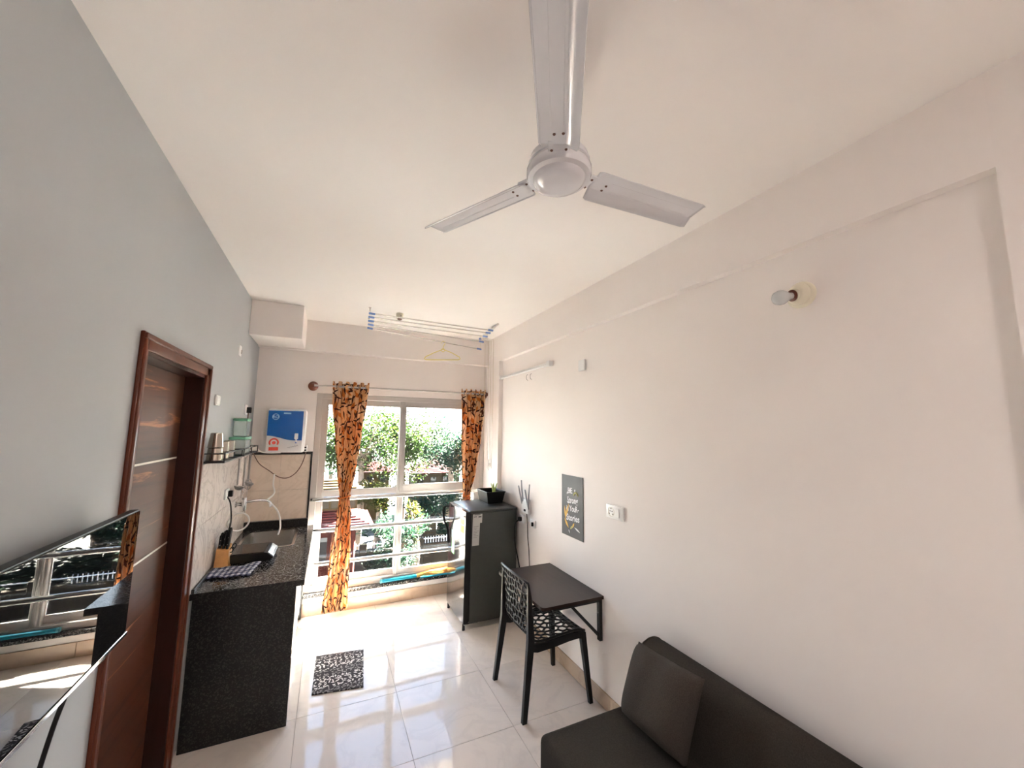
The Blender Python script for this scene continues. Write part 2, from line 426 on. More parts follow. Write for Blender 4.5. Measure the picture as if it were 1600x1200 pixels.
wall_back = obj('wall_back', MB().box(XL-.13, XR+.15, YB-.12, YB, 0, ZC), m_wall, kind='structure')
ww = MB(); ww.box(XL, WX0, YW, 4.60, 0, ZC).box(WX1, XR, YW, 4.60, 0, ZC).box(WX0, WX1, YW, 4.60, WZ1, ZC).box(WX0, WX1, YW, 4.60, 0, WZ0-.03)
wall_window = obj('wall_window', ww, m_wall, kind='structure')
obj('trim_1', MB().box(XL, XB, 4.32, YW, BT-.01, ZC), m_wall, kind='structure')          # beam over the window
obj('trim_2', MB().rbox(XL, -.268, 3.833, 4.32, 2.572, ZC, .003, 1), m_wall, kind='structure')  # boxed duct
obj('trim_3', MB().box(XB, XR, .355, 4.0, BT, ZC), m_wall, kind='structure')              # beam along the right wall
obj('trim_4', MB().box(XB, XR, 4.0, YW, 0, ZC), m_wall, kind='structure')                 # far pillar
obj('trim_5', MB().box(XB, XR, YB, .355, 0, ZC), m_wall, kind='structure')                # near pillar
obj('bounce_slab', MB().box(-2.0, 4.5, 4.60, 6.8, -.78, -.62), m_bounce, kind='structure')       # added unseen white slab, bounces sunlight up to the ceiling
obj('trim_6', MB().box(-.6, 2.3, 4.60, 5.25, 2.34, 2.42), m_white, kind='structure')      # rain canopy outside
# skirting
def skirting(name, a, b, along, off, h, t, step):
    s = thing(name, (0, 0, 0), kind='structure'); p = a
    while p < b - .01:
        q = min(p+step, b)
        if along == 'y': mb = MB().rbox(min(off, off+t), max(off, off+t), p+.001, q-.001, 0.001, h, .002, 1)
        else: mb = MB().rbox(p+.001, q-.001, min(off, off+t), max(off, off+t), 0.001, h, .002, 1)
        obj('tile', mb, m_skirt, s); p = q
skirting('baseboard_right', .36, 3.998, 'y', XR, .10, -.012, .605)
skirting('baseboard_window', WX0-.005, XB-.002, 'x', YW, .115, -.010, .605)
skirting('baseboard_left', YB, DY0-.055, 'y', XL, .10, .012, .605)

# left wall splashback tiles, far splashback tiles
for k, (ya, yb_) in enumerate([(2.832, 3.432), (3.432, 4.032), (4.032, 4.385)]):
    for (za, zb) in [(.85, 1.212), (1.212, 1.575)]:
        obj('tile', MB().rbox(XL, XL+.009, ya+.0008, yb_-.0008, za+.0008, zb-.0008, .001, 1), m_tilew, wall_left)
for (xa, xb) in [(XL+.01, -.405), (-.405, -.152)]:
    for (za, zb) in [(.85, 1.20), (1.20, 1.535)]:
        obj('tile', MB().rbox(xa+.0008, xb-.0008, YW-.012, YW, za+.0008, zb-.0008, .001, 1), m_tileb, wall_window)
obj('edge_strip', MB().box(XL+.01, -.136, YW-.022, YW, 1.536, 1.560).box(-.152, -.136, YW-.022, YW, .80, 1.536), m_granite, wall_window, label='black granite edging round the splashback')

# ---------------------------------------------------------------- door
door = thing('door_1', (XL, (DY0+DY1)/2, 0), kind='structure')
def stile(y0, y1):
    mb = MB(); mb.rbox(XL, XL+.014, y0, y1, 0, 2.155, .004, 2); return mb
obj('frame_stile', stile(1.881, DY0+.004), m_frame, door, 35); obj('frame_stile', stile(DY1-.004, 2.804), m_frame, door, 35)
obj('frame_head', MB().rbox(XL, XL+.014, 1.883, 2.802, DZ-.004, 2.154, .004, 2), m_frame, door, 35)
md_ = MB(); md_.rbox(XL+.010, XL+.022, 1.886, 2.799, 2.128, 2.150, .004, 2).rbox(XL+.010, XL+.022, 2.780, 2.800, 0, 2.128, .004, 2).rbox(XL+.010, XL+.022, 1.884, 1.902, 0, 2.128, .004, 2)
obj('moulding', md_, m_frame, door, 35)
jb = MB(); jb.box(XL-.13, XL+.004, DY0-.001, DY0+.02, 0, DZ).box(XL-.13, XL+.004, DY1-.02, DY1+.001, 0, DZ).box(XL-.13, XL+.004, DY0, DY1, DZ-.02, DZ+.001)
obj('jamb', jb, m_jamb_shade, door)
leaf = obj('leaf', MB().rbox(XL-.115, XL-.080, DY0+.021, DY1-.021, .006, DZ-.021, .002, 1), m_door, door)
for z in (1.185, 1.628):
    obj('inlay_strip', MB().box(XL-.081, XL-.0785, DY0+.024, DY1-.024, z-.0045, z+.0045), m_strip, leaf, label='thin pale inlaid strip')

# ---------------------------------------------------------------- window
win = thing('window_1', ((WX0+WX1)/2, 4.48, WZ0), kind='structure')
Y0, Y1 = 4.43, 4.54
def bar_frame(x0, x1, z0, z1, w, y0, y1, b=.004):
    mb = MB(); mb.rbox(x0, x0+w, y0, y1, z0, z1, b, 1).rbox(x1-w, x1, y0, y1, z0, z1, b, 1)
    mb.rbox(x0+w-.002, x1-w+.002, y0, y1, z1-w, z1, b, 1).rbox(x0+w-.002, x1-w+.002, y0, y1, z0, z0+w, b, 1); return mb
obj('outer_frame', bar_frame(WX0, WX1, WZ0, WZ1, .055, Y0, Y1), m_white, win)
def sash(x0, x1, y, zt):
    s = obj('sash', bar_frame(x0, x1, WZ0+.05, WZ1-.05, .058, y-.018, y+.018), m_white, win)
    obj('transom', MB().rbox(x0+.056, x1-.056, y-.016, y+.016, zt-.035, zt+.035, .004, 1), m_white, s)
    obj('pane', MB().box(x0+.05, x1-.05, y-.003, y+.003, WZ0+.10, zt-.03), m_glass, s)
    obj('pane', MB().box(x0+.05, x1-.05, y-.003, y+.003, zt+.03, WZ1-.10), m_glass, s)
    obj('bead', bar_frame(x0+.050, x1-.050, zt+.030, WZ1-.10, .016, y-.021, y-.012, .002), m_white, s)
    obj('bead', bar_frame(x0+.050, x1-.050, WZ0+.10, zt-.030, .016, y-.021, y-.012, .002), m_white, s)
sash(-.085, .765, 4.500, 1.118)
sash(.705, 1.650, 4.458, 1.147)
obj('interlock', MB().rbox(.722, .742, 4.425, 4.445, WZ0+.06, WZ1-.06, .004, 1), m_white, win)
obj('sill', MB().rbox(WX0-.004, WX1, 4.378, 4.63, WZ0-.03, WZ0, .004, 1), m_granitetop, win, label='speckled granite sill')

# window guard bars
grd = thing('window_guard', (.78, 4.40, .45), 'three horizontal polished steel guard bars across the window', 'guard rail')
for z in (1.092, .792, .478):
    pts = [(WX0+.022, 4.43, z-.004), (WX0+.024, 4.405, z-.002), (WX0+.04, 4.385, z), (WX0+.09, 4.375, z)] + [(WX0+.09+i*.28, 4.375, z) for i in range(1, 6)] + [(1.60, 4.375, z), (1.655, 4.385, z), (1.675, 4.405, z), (1.677, 4.43, z)]
    obj('bar', MB().tube(pts, .021, 12), m_bars, grd, 40)

# ---------------------------------------------------------------- ceiling fan
FC = Vector((.585, .938, 2.575))
fan = thing('ceiling_fan', FC, 'white three blade ceiling fan hanging in the middle of the ceiling', 'fan')
ms = MB(); ms.lathe([(.02, -.042), (.045, -.040), (.066, -.034), (.076, -.026), (.080, -.016)], FC, (0, 0, 1), 40)
hub = MB(); hub.lathe([(.080, -.018), (.094, -.015), (.098, -.006), (.098, .010), (.092, .020), (.088, .024), (.088, .050), (.07, .062), (.03, .068)], FC, (0, 0, 1), 40)
obj('motor_cap', ms, m_fan, fan, 50); obj('motor_housing', hub, m_fan, fan, 40)
obj('motor_ring', MB().lathe([(.0895, .026), (.093, .028), (.093, .034), (.0895, .036)], FC, (0, 0, 1), 40), m_fan, fan, 40)
obj('downrod', MB().lathe([(.012, .06), (.012, .235)], FC, (0, 0, 1), 12), m_fan, fan, 40)
obj('canopy', MB().lathe([(.02, .17), (.05, .20), (.066, .25), (.068, .298)], FC, (0, 0, 1), 28), m_fan, fan, 40)
def blade(ang):
    c, s_ = math.cos(ang), math.sin(ang)
    rot = Matrix.Translation(FC) @ Matrix.Rotation(ang, 4, 'Z')
    L0, L1 = .118, .558
    prof = [(-.070, -.004), (-.066, 0), (-.028, .0), (-.0255, .0016), (.016, .0016), (.0185, 0), (.026, 0), (.072, -.018)]
    wide = lambda t: .78 - .02*t
    mb = MB()
    def f(u, t):
        k = u*(len(prof)-1); i = min(int(k), len(prof)-2); q = k-i
        y = prof[i][0]*(1-q) + prof[i+1][0]*q; z = prof[i][1]*(1-q) + prof[i+1][1]*q
        e = min(t, 1-t)*(L1-L0); w = wide(t)*(1 - .10*max(0, 1-e/.012)**2)
        x = L0 + (L1-L0)*t
        ins = .0 if .16 < t < .93 else 1
        if ins and 2 <= k <= 5.2: z = 0
        tilt = -.10
        return Vector((x, y*w*math.cos(tilt) - z*math.sin(tilt), y*w*math.sin(tilt) + z*math.cos(tilt) + .004))
    ts = [0, .02, .05, .15, .165, .5, .925, .94, .97, 1]
    nu = len(prof)
    mb.add([f(i/(nu-1), t) for t in ts for i in range(nu)], [(j*nu+i, j*nu+i+1, (j+1)*nu+i+1, (j+1)*nu+i) for j in range(len(ts)-1) for i in range(nu-1)])
    mb.xform(rot); b = obj('blade', mb, m_fan, fan, 20, solid=.003)
    # blade iron and screws
    br = MB(); br.rbox(.075, .135, -.030, .030, .004, .010, .002, 1).rbox(.12, .215, -.022, .022, .006, .011, .002, 1).xform(rot)
    obj('bracket', br, m_fan, b)
    for (x, y) in ((.165, -.012), (.165, .012), (.106, -.02), (.106, .02)):
        obj('screw', MB().lathe([(.0045, -.006), (.0035, -.008)], (x, y, .004), (0, 0, 1), 8).xform(rot), m_darkcord, b)
for a in (-2.0, 118.0, 238.0): blade(math.radians(a))

# ---------------------------------------------------------------- sofa and cushion
sofa = thing('sofa', (1.35, .8, 0), 'dark taupe fabric armless sofa along the right wall', 'sofa')
obj('seat', MB().rbox(.955, 1.70, -.15, 1.715, .17, .42, .03, 4), m_sofa, sofa, 60)
obj('base', MB().rbox(.985, 1.70, -.12, 1.69, .05, .18, .008, 2), m_sofa, sofa, 60)
bp = [(1.480, .40), (1.500, .50), (1.528, .59), (1.556, .655), (1.588, .690), (1.628, .704), (1.668, .700), (1.70, .684), (1.722, .655), (1.728, .60), (1.728, .40)]
bk = MB(); n_ = len(bp)
sec = [(-.15, .94), (-.135, .98), (-.11, 1.0), (1.672, 1.0), (1.698, .985), (1.712, .955), (1.716, .92)]
cx, cz = 1.61, .52
for (y, k) in sec: bk.v += [(cx+(p[0]-cx)*k, y, cz+(p[1]-cz)*k) for p in bp]
for j in range(len(sec)-1):
    for i in range(n_): bk.f.append((j*n_+i, j*n_+(i+1) % n_, (j+1)*n_+(i+1) % n_, (j+1)*n_+i))
bk.f.append(tuple(range(n_))); bk.f.append(tuple((len(sec)-1)*n_+i for i in range(n_)))
obj('backrest', bk, m_sofa, sofa, 60)
pip = [Vector((cx+(p[0]-cx)*.985, 1.6985, cz+(p[1]-cz)*.985)) for p in bp]
obj('piping', MB().tube(spline(pip, 4), .0035, 6), m_sofa, sofa, True)
for (x, y) in ((1.02, 1.64), (1.66, 1.64), (1.02, -.06), (1.66, -.06)):
    obj('leg', MB().lathe([(.018, 0), (.024, .055)], (x, y, 0), (0, 0, 1), 12), m_black, sofa)
def cushion():
    # leaning square cushion: corners in the room
    A, B, C, D = Vector((1.375, 1.635, .445)), Vector((1.395, 1.275, .440)), Vector((1.515, 1.265, .755)), Vector((1.495, 1.640, .738))
    nrm = (B-A).cross(D-A).normalized()
    if nrm.x > 0: nrm = -nrm
    mb = MB(); N_ = 25
    for side in (1, -1):
        def f(u, v):
            a, b = 2*u-1, 2*v-1
            th = .085*(max(0, 1-a**4)*max(0, 1-b**4))**.55
            pin = 1 - .03*(1-abs(a*b))*(abs(a)**6*(1-b*b) + abs(b)**6*(1-a*a))*2
            uu = .5 + a*.5*(1-.03*abs(a)**3*(1-b*b)); vv = .5 + b*.5*(1-.03*abs(b)**3*(1-a*a))
            p = A*(1-uu)*(1-vv) + B*uu*(1-vv) + C*uu*vv + D*(1-uu)*vv
            wr = .006*math.sin(17*u+3*v)*max(0, v-.6)/.4*(1-a*a) + .0035*math.sin(40*u)*max(0, v-.8)/.2
            return p + nrm*(side*th*(1.1 if side > 0 else .55) + wr)
        n0 = len(mb.v); g = MB().grid(f, N_, N_); mb.add(g.v, g.f)
    bm = bmesh.new(); vs_ = [bm.verts.new(v) for v in mb.v]
    for q in mb.f: bm.faces.new([vs_[i] for i in q])
    bmesh.ops.remove_doubles(bm, verts=bm.verts, dist=.0012); return MB().bm(bm)
t = thing('cushion', (1.42, 1.44, .425), 'square taupe scatter cushion leaning on the sofa back', 'cushion')
obj('cover', cushion(), m_cush, t, True)

# ---------------------------------------------------------------- wall table
tb = thing('wall_table', (1.51, 2.6, .41), 'dark brown folding table fixed to the right wall on black brackets', 'table')
TX0, TX1, TY0, TY1, TZ = 1.272, 1.745, 2.238, 2.952, .695
poly = [(TX1, TY0), (TX1, TY1)] + [(TX0+.03-.03*math.sin(a), TY1-.03+.03*math.cos(a)) for a in (0, .4, .8, 1.2, PI/2)] + [(TX0+.03-.03*math.cos(a), TY0+.03-.03*math.sin(a)) for a in (0, .4, .8, 1.2, PI/2)]
obj('tabletop', MB().prism(poly, (0, 0, .02), (0, 0, TZ-.02)), m_table, tb)
for y in (2.27, 2.90):
    br = obj('bracket', MB().rbox(XR-.026, XR-.002, y-.016, y+.016, .405, TZ-.021, .002, 1).rbox(1.36, XR-.024, y-.012, y+.012, TZ-.043, TZ-.021, .002, 1), m_blackm, tb)
    obj('brace', MB().prism([(1.50, TZ-.044), (1.525, TZ-.044), (XR-.024, .452), (XR-.024, .424)], (0, .012, 0), (0, y-.006, 0), (1, 0, 0), (0, 0, 1)), m_blackm, br)
    for z in (.43, .58): obj('screw', MB().lathe([(.005, 0), (.004, .004)], (XR-.026, y, z), (-1, 0, 0), 8), m_steel, br)

# ---------------------------------------------------------------- perforated chair
def clip(poly, a, b, c):
    """keep a*x+b*y<=c"""
    out = []
    for i in range(len(poly)):
        p, q = poly[i], poly[(i+1) % len(poly)]
        dp, dq = a*p[0]+b*p[1]-c, a*q[0]+b*q[1]-c
        if dp <= 0: out.append(p)
        if dp*dq < 0:
            t_ = dp/(dp-dq); out.append((p[0]+(q[0]-p[0])*t_, p[1]+(q[1]-p[1])*t_))
    return out
def voronoi_sheet(w, h, cell, strut, fn, seed):
    rnd = random.Random(seed); pts = []
    nx, ny = max(2, round(w/cell)), max(2, round(h/cell))
    for j in range(ny):
        for i in range(nx):
            pts.append(((i+.5+(.25 if j % 2 else -.25)+rnd.uniform(-.28, .28))*w/nx, (j+.5+rnd.uniform(-.28, .28))*h/ny))
    pts = [(min(w-.006, max(.006, x)), min(h-.006, max(.006, y))) for x, y in pts]
    mb = MB()
    for i, p in enumerate(pts):
        outer = [(0, 0), (w, 0), (w, h), (0, h)]; s2 = strut/2
        inner = [(s2, s2), (w-s2, s2), (w-s2, h-s2), (s2, h-s2)]
        for j, q in enumerate(pts):
            if i == j or math.hypot(q[0]-p[0], q[1]-p[1]) > 4*cell: continue
            a, b = q[0]-p[0], q[1]-p[1]; L = math.hypot(a, b); a /= L; b /= L
            c = a*(p[0]+q[0])/2 + b*(p[1]+q[1])/2
            outer = clip(outer, a, b, c); inner = clip(inner, a, b, c-s2)
            if len(outer) < 3: break
        if len(outer) < 3: continue
        ring = []
        for k in range(len(outer)):
            A_, B_ = outer[k], outer[(k+1) % len(outer)]
            ring += [A_, ((A_[0]+B_[0])/2, (A_[1]+B_[1])/2)]
        if len(inner) < 3:
            mb.add([fn(*r) for r in ring], [tuple(range(len(ring)))]); continue
        ic = (sum(v[0] for v in inner)/len(inner), sum(v[1] for v in inner)/len(inner))
        def hit(dx, dy):
            best = 1e9
            for k in range(len(inner)):
                A_, B_ = inner[k], inner[(k+1) % len(inner)]
                ex, ey = B_[0]-A_[0], B_[1]-A_[1]; den = dx*ey - dy*ex
                if abs(den) < 1e-12: continue
                t_ = ((A_[0]-ic[0])*ey - (A_[1]-ic[1])*ex)/den; u = ((A_[0]-ic[0])*dy - (A_[1]-ic[1])*dx)/den
                if t_ > 0 and -.001 <= u <= 1.001: best = min(best, t_)
            return best if best < 1e8 else 0
        hs = []
        for r in ring:
            dx, dy = r[0]-ic[0], r[1]-ic[1]; L = math.hypot(dx, dy) or 1
            hs.append((dx/L, dy/L, hit(dx/L, dy/L)))
        mean = sum(h_[2] for h_ in hs)/len(hs)
        inn = [(ic[0]+d[0]*min(d[2], mean*1.12), ic[1]+d[1]*min(d[2], mean*1.12)) for d in hs]
        n = len(ring)
        mb.add([fn(*r) for r in ring] + [fn(*r) for r in inn], [(k, (k+1) % n, n+(k+1) % n, n+k) for k in range(n)])
    bm = bmesh.new(); vs_ = [bm.verts.new(v) for v in mb.v]
    for q in mb.f:
        try: bm.faces.new([vs_[i] for i in q])
        except ValueError: pass
    bmesh.ops.remove_doubles(bm, verts=bm.verts, dist=.0004)
    return MB().bm(bm)
chair = thing('chair', (1.43, 2.56, 0), 'black plastic chair with web of holes in seat and back beside the wall table', 'chair')
CY0, CY1 = 2.345, 2.785
prof = spline([(1.665, 0, .436), (1.60, 0, .452), (1.48, 0, .446), (1.36, 0, .436), (1.285, 0, .442), (1.250, 0, .475), (1.238, 0, .54), (1.228, 0, .64), (1.216, 0, .74), (1.200, 0, .828)], 6)
cum = [0]
for i in range(1, len(prof)): cum.append(cum[-1] + (prof[i]-prof[i-1]).length)
def along(s_):
    s_ = max(0, min(cum[-1], s_))
    for i in range(1, len(cum)):
        if cum[i] >= s_:
            t_ = (s_-cum[i-1])/max(1e-9, cum[i]-cum[i-1]); return prof[i-1].lerp(prof[i], t_)
    return prof[-1]
SPLIT = .405; CW = CY1-CY0
def shell(y, s_):
    p = along(s_); k = 2*(y/CW)-1
    back = max(0, min(1, (s_-SPLIT)/.12))
    w = 1 - .02*back
    dz = .010*(1-back)*(k*k) ; dx = back*.030*(k*k)
    top = .0 if s_ < cum[-1]-.12 else .018*(k*k)*((s_-cum[-1]+.12)/.12)
    return Vector((p.x+dx, (CY0+CY1)/2 + k*CW/2*w, p.z+dz-top))
seat_h = SPLIT; back_h = cum[-1]-SPLIT
obj('seat', voronoi_sheet(CW, seat_h, .052, .013, lambda x, y: shell(x, y), 3), m_black, chair, 40, solid=.006)
obj('backrest', voronoi_sheet(CW, back_h, .046, .012, lambda x, y: shell(x, y+SPLIT), 5), m_black, chair, 40, solid=.006)
rim = [shell(.004, cum[-1]*i/40) for i in range(41)] + [shell(CW*i/20, cum[-1]) for i in range(1, 20)] + [shell(CW-.004, cum[-1]*(40-i)/40) for i in range(41)]
rr = [.010]*len(rim); obj('edge_rim', MB().tube(rim, .0085, 8), m_black, chair, True)
# curved aprons under the seat edge
for (ya, yb_) in ((CY0, CY0+.016), (CY1-.016, CY1)):
    top = [(1.672, .432), (1.60, .446), (1.48, .440), (1.36, .430), (1.27, .436)]; bot = [(1.22, .40), (1.30, .382), (1.42, .388), (1.54, .402), (1.62, .405), (1.665, .385)]
    obj('apron', MB().prism(top + bot, (0, yb_-ya, 0), (0, ya, 0), (1, 0, 0), (0, 0, 1)), m_black, chair)
obj('apron', MB().rbox(1.652, 1.670, CY0, CY1, .395, .438, .004, 1), m_black, chair)
def leg4(top, bot, w0, w1, d0, d1):
    mb = MB(); vs_ = []
    for (p, w, d) in ((bot, w1, d1), (top, w0, d0)):
        vs_ += [(p[0]-w/2, p[1]-d/2, p[2]), (p[0]+w/2, p[1]-d/2, p[2]), (p[0]+w/2, p[1]+d/2, p[2]), (p[0]-w/2, p[1]+d/2, p[2])]
    return mb.add(vs_, [(0,3,2,1),(4,5,6,7),(0,1,5,4),(1,2,6,5),(2,3,7,6),(3,0,4,7)])
obj('leg', leg4((1.652, CY0+.016, .435), (1.690, 2.323, 0), .040, .026, .034, .024), m_black, chair)
obj('leg', leg4((1.652, CY1-.016, .435), (1.678, 2.785, 0), .040, .026, .034, .024), m_black, chair)
for y, yf in ((CY0+.012, 2.338), (CY1-.012, 2.803)):
    l = leg4((1.252, y, .46), (1.200, yf, 0), .048, .030, .030, .026); l2 = leg4((1.236, y+(.006 if y < 2.5 else -.006), .80), (1.252, y, .46), .012, .048, .014, .030)
    l.add(l2.v, l2.f); obj('leg', l, m_black, chair)

# ---------------------------------------------------------------- fridge
FX0, FX1, FY0, FY1 = 1.182, 1.715, 3.532, 4.075
fg = thing('fridge', ((FX0+FX1)/2, (FY0+FY1)/2, 0), 'small charcoal grey single door fridge by the window', 'fridge')
body = obj('body', MB().rbox(1.248, FX1, FY0, FY1, .055, 1.022, .006, 2), m_fridge, fg, 40)
obj('top_panel', MB().rbox(1.232, FX1+.004, FY0-.003, FY1+.003, 1.022, 1.046, .006, 2), m_fridge, fg, 40)
obj('gasket', MB().box(1.236, 1.249, FY0+.008, FY1-.008, .075, 1.02), m_black, fg)
nd_ = 12; dp = [(1.236, FY0), (1.236, FY1)]
dp += [(1.190 - .012*math.sin(PI*i/nd_), FY1 - (FY1-FY0)*i/nd_) for i in range(nd_+1)]
dr = obj('door', MB().prism(dp, (0, 0, .972), (0, 0, .065)), m_fridged, fg, 30)
obj('door_edge', MB().box(1.191, 1.2365, FY0-.003, FY0-.0002, .066, 1.036), m_black, dr, label='black side edge of the fridge door')
hp = spline([(1.178, 4.045, 1.002), (1.150, 4.045, 1.004), (1.130, 4.045, .985), (1.122, 4.045, .93), (1.134, 4.045, .86), (1.160, 4.045, .80), (1.172, 4.045, .77)], 5)
hd = MB(); hd.tube(hp, .0115, 8); hd.tube([(1.174, 4.045, .78), (1.176, 4.045, .64)], .010, 8)
obj('handle', hd, m_ink, dr, 50, label='black curved handle')
m_sticker = M('pale sticker paper', (.55, .54, .52), .5, var=.03)
m_stick_y = M('yellow sticker', (.75, .55, .05), .5); m_stick_g = M('green sticker', (.12, .62, .12), .45)
m_stick_o = M('orange sticker', (.70, .25, .06), .5)
def door_x(y): return 1.190 - .012*math.sin(PI*(FY1-y)/(FY1-FY0)) - .0012
def door_patch(y0, y1, z0, z1, eps=0):
    mb = MB(); ys = [y0+(y1-y0)*i/4 for i in range(5)]
    mb.add([(door_x(y)-eps, y, z) for z in (z0, z1) for y in ys] + [(door_x(y)+.0008, y, z) for z in (z0, z1) for y in ys],
           [(i, i+1, 6+i, 5+i) for i in range(4)] + [(10+i, 15+i, 16+i, 11+i) for i in range(4)] + [(0, 5, 15, 10), (4, 14, 19, 9)] + [(i, 10+i, 11+i, i+1) for i in range(4)] + [(5+i, 6+i, 16+i, 15+i) for i in range(4)])
    return mb
es = obj('energy_label', door_patch(3.56, 3.66, .76, .985), m_sticker, dr, label='white and yellow energy label at the hinge edge')
obj('colour_band', door_patch(3.562, 3.658, .84, .905, .001), m_stick_y, es)
obj('colour_band', door_patch(3.568, 3.652, .915, .962, .001), m_stick_o, es)
obj('printed_lines', door_patch(3.572, 3.648, .80, .803, .001), m_ink, es)
gs = obj('promotion_sticker', door_patch(3.82, 3.91, .585, .80), m_stick_g, dr, label='bright green sticker on the door')
obj('sticker_head', door_patch(3.822, 3.908, .735, .798, .001), m_teal, gs)
ls = obj('rating_label', MB().prism([(1.258, .73), (1.325, .73), (1.332, .93), (1.352, .93), (1.354, 1.012), (1.262, 1.012)], (0, -.0012, 0), (0, FY0+.0002, 0), (1, 0, 0), (0, 0, 1)), m_sticker, body, label='long grey printed label')
ink = MB(); ink.box(1.27, 1.30, FY0-.0016, FY0-.0008, .985, .991).box(1.315, 1.345, FY0-.0016, FY0-.0008, .981, .990).box(1.275, 1.335, FY0-.0016, FY0-.0008, 1.003, 1.009)
for k in range(8): ink.box(1.27, 1.318 - .01*(k % 3), FY0-.0016, FY0-.0008, .90-k*.014, .902-k*.014)
obj('printed_lines', ink, m_ink, ls, kind='stuff')
for (x, y) in ((1.205, 3.56), (1.205, 4.045), (1.68, 3.56), (1.68, 4.045)):
    obj('foot', MB().lathe([(.014, 0), (.012, .058)], (x, y, 0), (0, 0, 1), 10), m_black, fg)
obj('hinge', MB().rbox(1.20, 1.33, FY0-.004, FY0+.02, .050, .057, .001, 1), m_steel, fg)
obj('rear_coil', MB().tube([(1.722, 3.60, .2), (1.722, 3.60, .95), (1.722, 3.9, .95), (1.722, 3.9, .2)], .004, 6), m_black, fg)

pot = thing('planter_tub', (1.60, 3.93, 1.046), 'black plastic tub with a green sprig on top of the fridge', 'tub')
pm = MB(); c0 = [(1.515, 3.80), (1.675, 3.80), (1.675, 4.06), (1.515, 4.06)]; c1 = [(1.492, 3.775), (1.695, 3.775), (1.695, 4.066), (1.492, 4.066)]
pm.add([(x, y, 1.047) for x, y in c0] + [(x, y, 1.158) for x, y in c1] + [(x*.94+.095, y*.94+.235, 1.155) for x, y in c1] + [(x, y, 1.056) for x, y in c0],
       [(3,2,1,0)] + [(i, (i+1) % 4, 4+(i+1) % 4, 4+i) for i in range(4)] + [(4+i, 4+(i+1) % 4, 8+(i+1) % 4, 8+i) for i in range(4)] + [(8+i, 8+(i+1) % 4, 12+(i+1) % 4, 12+i) for i in range(4)] + [(12, 13, 14, 15)])
obj('tub', pm, m_black, pot)
obj('rim', MB().tube([(x, y, 1.160) for x, y in c1], .006, 6, closed=True), m_black, pot)
sp = MB()
for k in range(5):
    a = k*1.3; sp.tube([(1.60, 3.85, 1.06), (1.60+.012*math.cos(a), 3.85+.012*math.sin(a), 1.18), (1.60+.034*math.cos(a), 3.85+.034*math.sin(a), 1.24)], [.006, .009, .003], 6)
obj('sprig', sp, m_sprig, pot, True, label='pale green sprig')

# ---------------------------------------------------------------- television
tv = thing('television', (XL+.06, 1.40, 1.09), 'slim black glossy television mounted on the left wall', 'television')
TVX = XL+.098; ty1, ty0, tz0, tz1 = 1.79, 1.02, 1.108, 1.512
obj('screen', MB().rbox(TVX-.004, TVX, ty0+.004, ty1-.004, tz0+.012, tz1-.004, .001, 1), m_blackgl, tv)
obj('bezel', MB().rbox(TVX-.030, TVX-.0035, ty0, ty1, tz0, tz1, .003, 2), m_black, tv)
obj('bottom_trim', MB().rbox(TVX-.006, TVX+.003, ty0, ty1, tz0-.002, tz0+.010, .001, 1), m_chrome, tv, label='silver lower trim')
obj('rear_cover', MB().rbox(TVX-.060, TVX-.028, ty0+.10, ty1-.10, tz0+.02, tz0+.26, .012, 2), m_black, tv)
obj('wall_bracket', MB().rbox(XL, TVX-.058, 1.30, 1.50, 1.20, 1.36, .003, 1), m_blackm, tv)
obj('sensor', MB().rbox(TVX-.012, TVX, 1.62, 1.66, tz0-.010, tz0-.001, .002, 1), m_black, tv)
tag(obj('television_cable', MB().tube(spline([(-.60, 1.56, 1.14), (-.605, 1.556, 1.08), (-.62, 1.548, 1.00), (-.635, 1.535, .88), (-.655, 1.52, .70), (-.658, 1.515, .45)], 6), .006, 8), m_black, None, True), 'black cable hanging down the wall below the television', 'cable')

tv.rotation_euler[2] = .014

# ---------------------------------------------------------------- kitchen counter
ct = thing('kitchen_counter', (-.40, 3.64, 0), 'black granite kitchen counter along the left wall under the shelf', 'counter')
SX0, SX1, SY0, SY1 = -.60, -.215, 3.70, 4.27     # sink cut-out
WF = -.084
wt_ = MB(); wt_.box(XL+.001, WF, 2.874, SY0, .815, .85).box(XL+.001, WF, SY1, YW-.001, .815, .85).box(XL+.001, SX0, SY0, SY1, .815, .85).box(SX1, WF, SY0, SY1, .815, .85)
obj('worktop', wt_, m_granitetop, ct)
obj('front_edge', MB().box(XL+.001, WF+.001, 2.872, 2.8745, .815, .8495).box(WF-.0005, WF+.001, 2.8745, YW-.002, .815, .8495), m_granite, ct)
obj('end_panel', MB().rbox(XL+.012, -.128, 2.900, 2.930, 0.001, .815, .002, 1), m_granite, ct)
obj('end_panel', MB().rbox(XL+.012, -.138, 4.355, 4.388, 0.001, .815, .002, 1), m_granite, ct)
obj('upstand', MB().rbox(XL+.010, WX0-.003, 4.345, 4.388, .85, .925, .002, 1), m_granite, ct, label='low granite upstand at the far end')
obj('upstand', MB().rbox(XL+.009, XL+.024, 2.876, 3.60, .85, .872, .002, 1), m_granite, ct)
for (ya, yb_) in ((3.00, 3.66), (3.67, 4.34)):
    dd = obj('door', MB().rbox(-.172, -.154, ya, yb_, .09, .79, .003, 1), m_whitep, ct, label='white cabinet door')
    obj('knob', MB().lathe([(.006, 0), (.006, .012), (.012, .018), (.012, .022)], (-.154, yb_-.06, .70), (1, 0, 0), 12), m_steel, dd, 40)
sink = thing('kitchen_sink', (-.41, 3.98, .70), 'stainless steel sink set into the far half of the granite counter', 'sink')
sb = MB(); d_ = .17
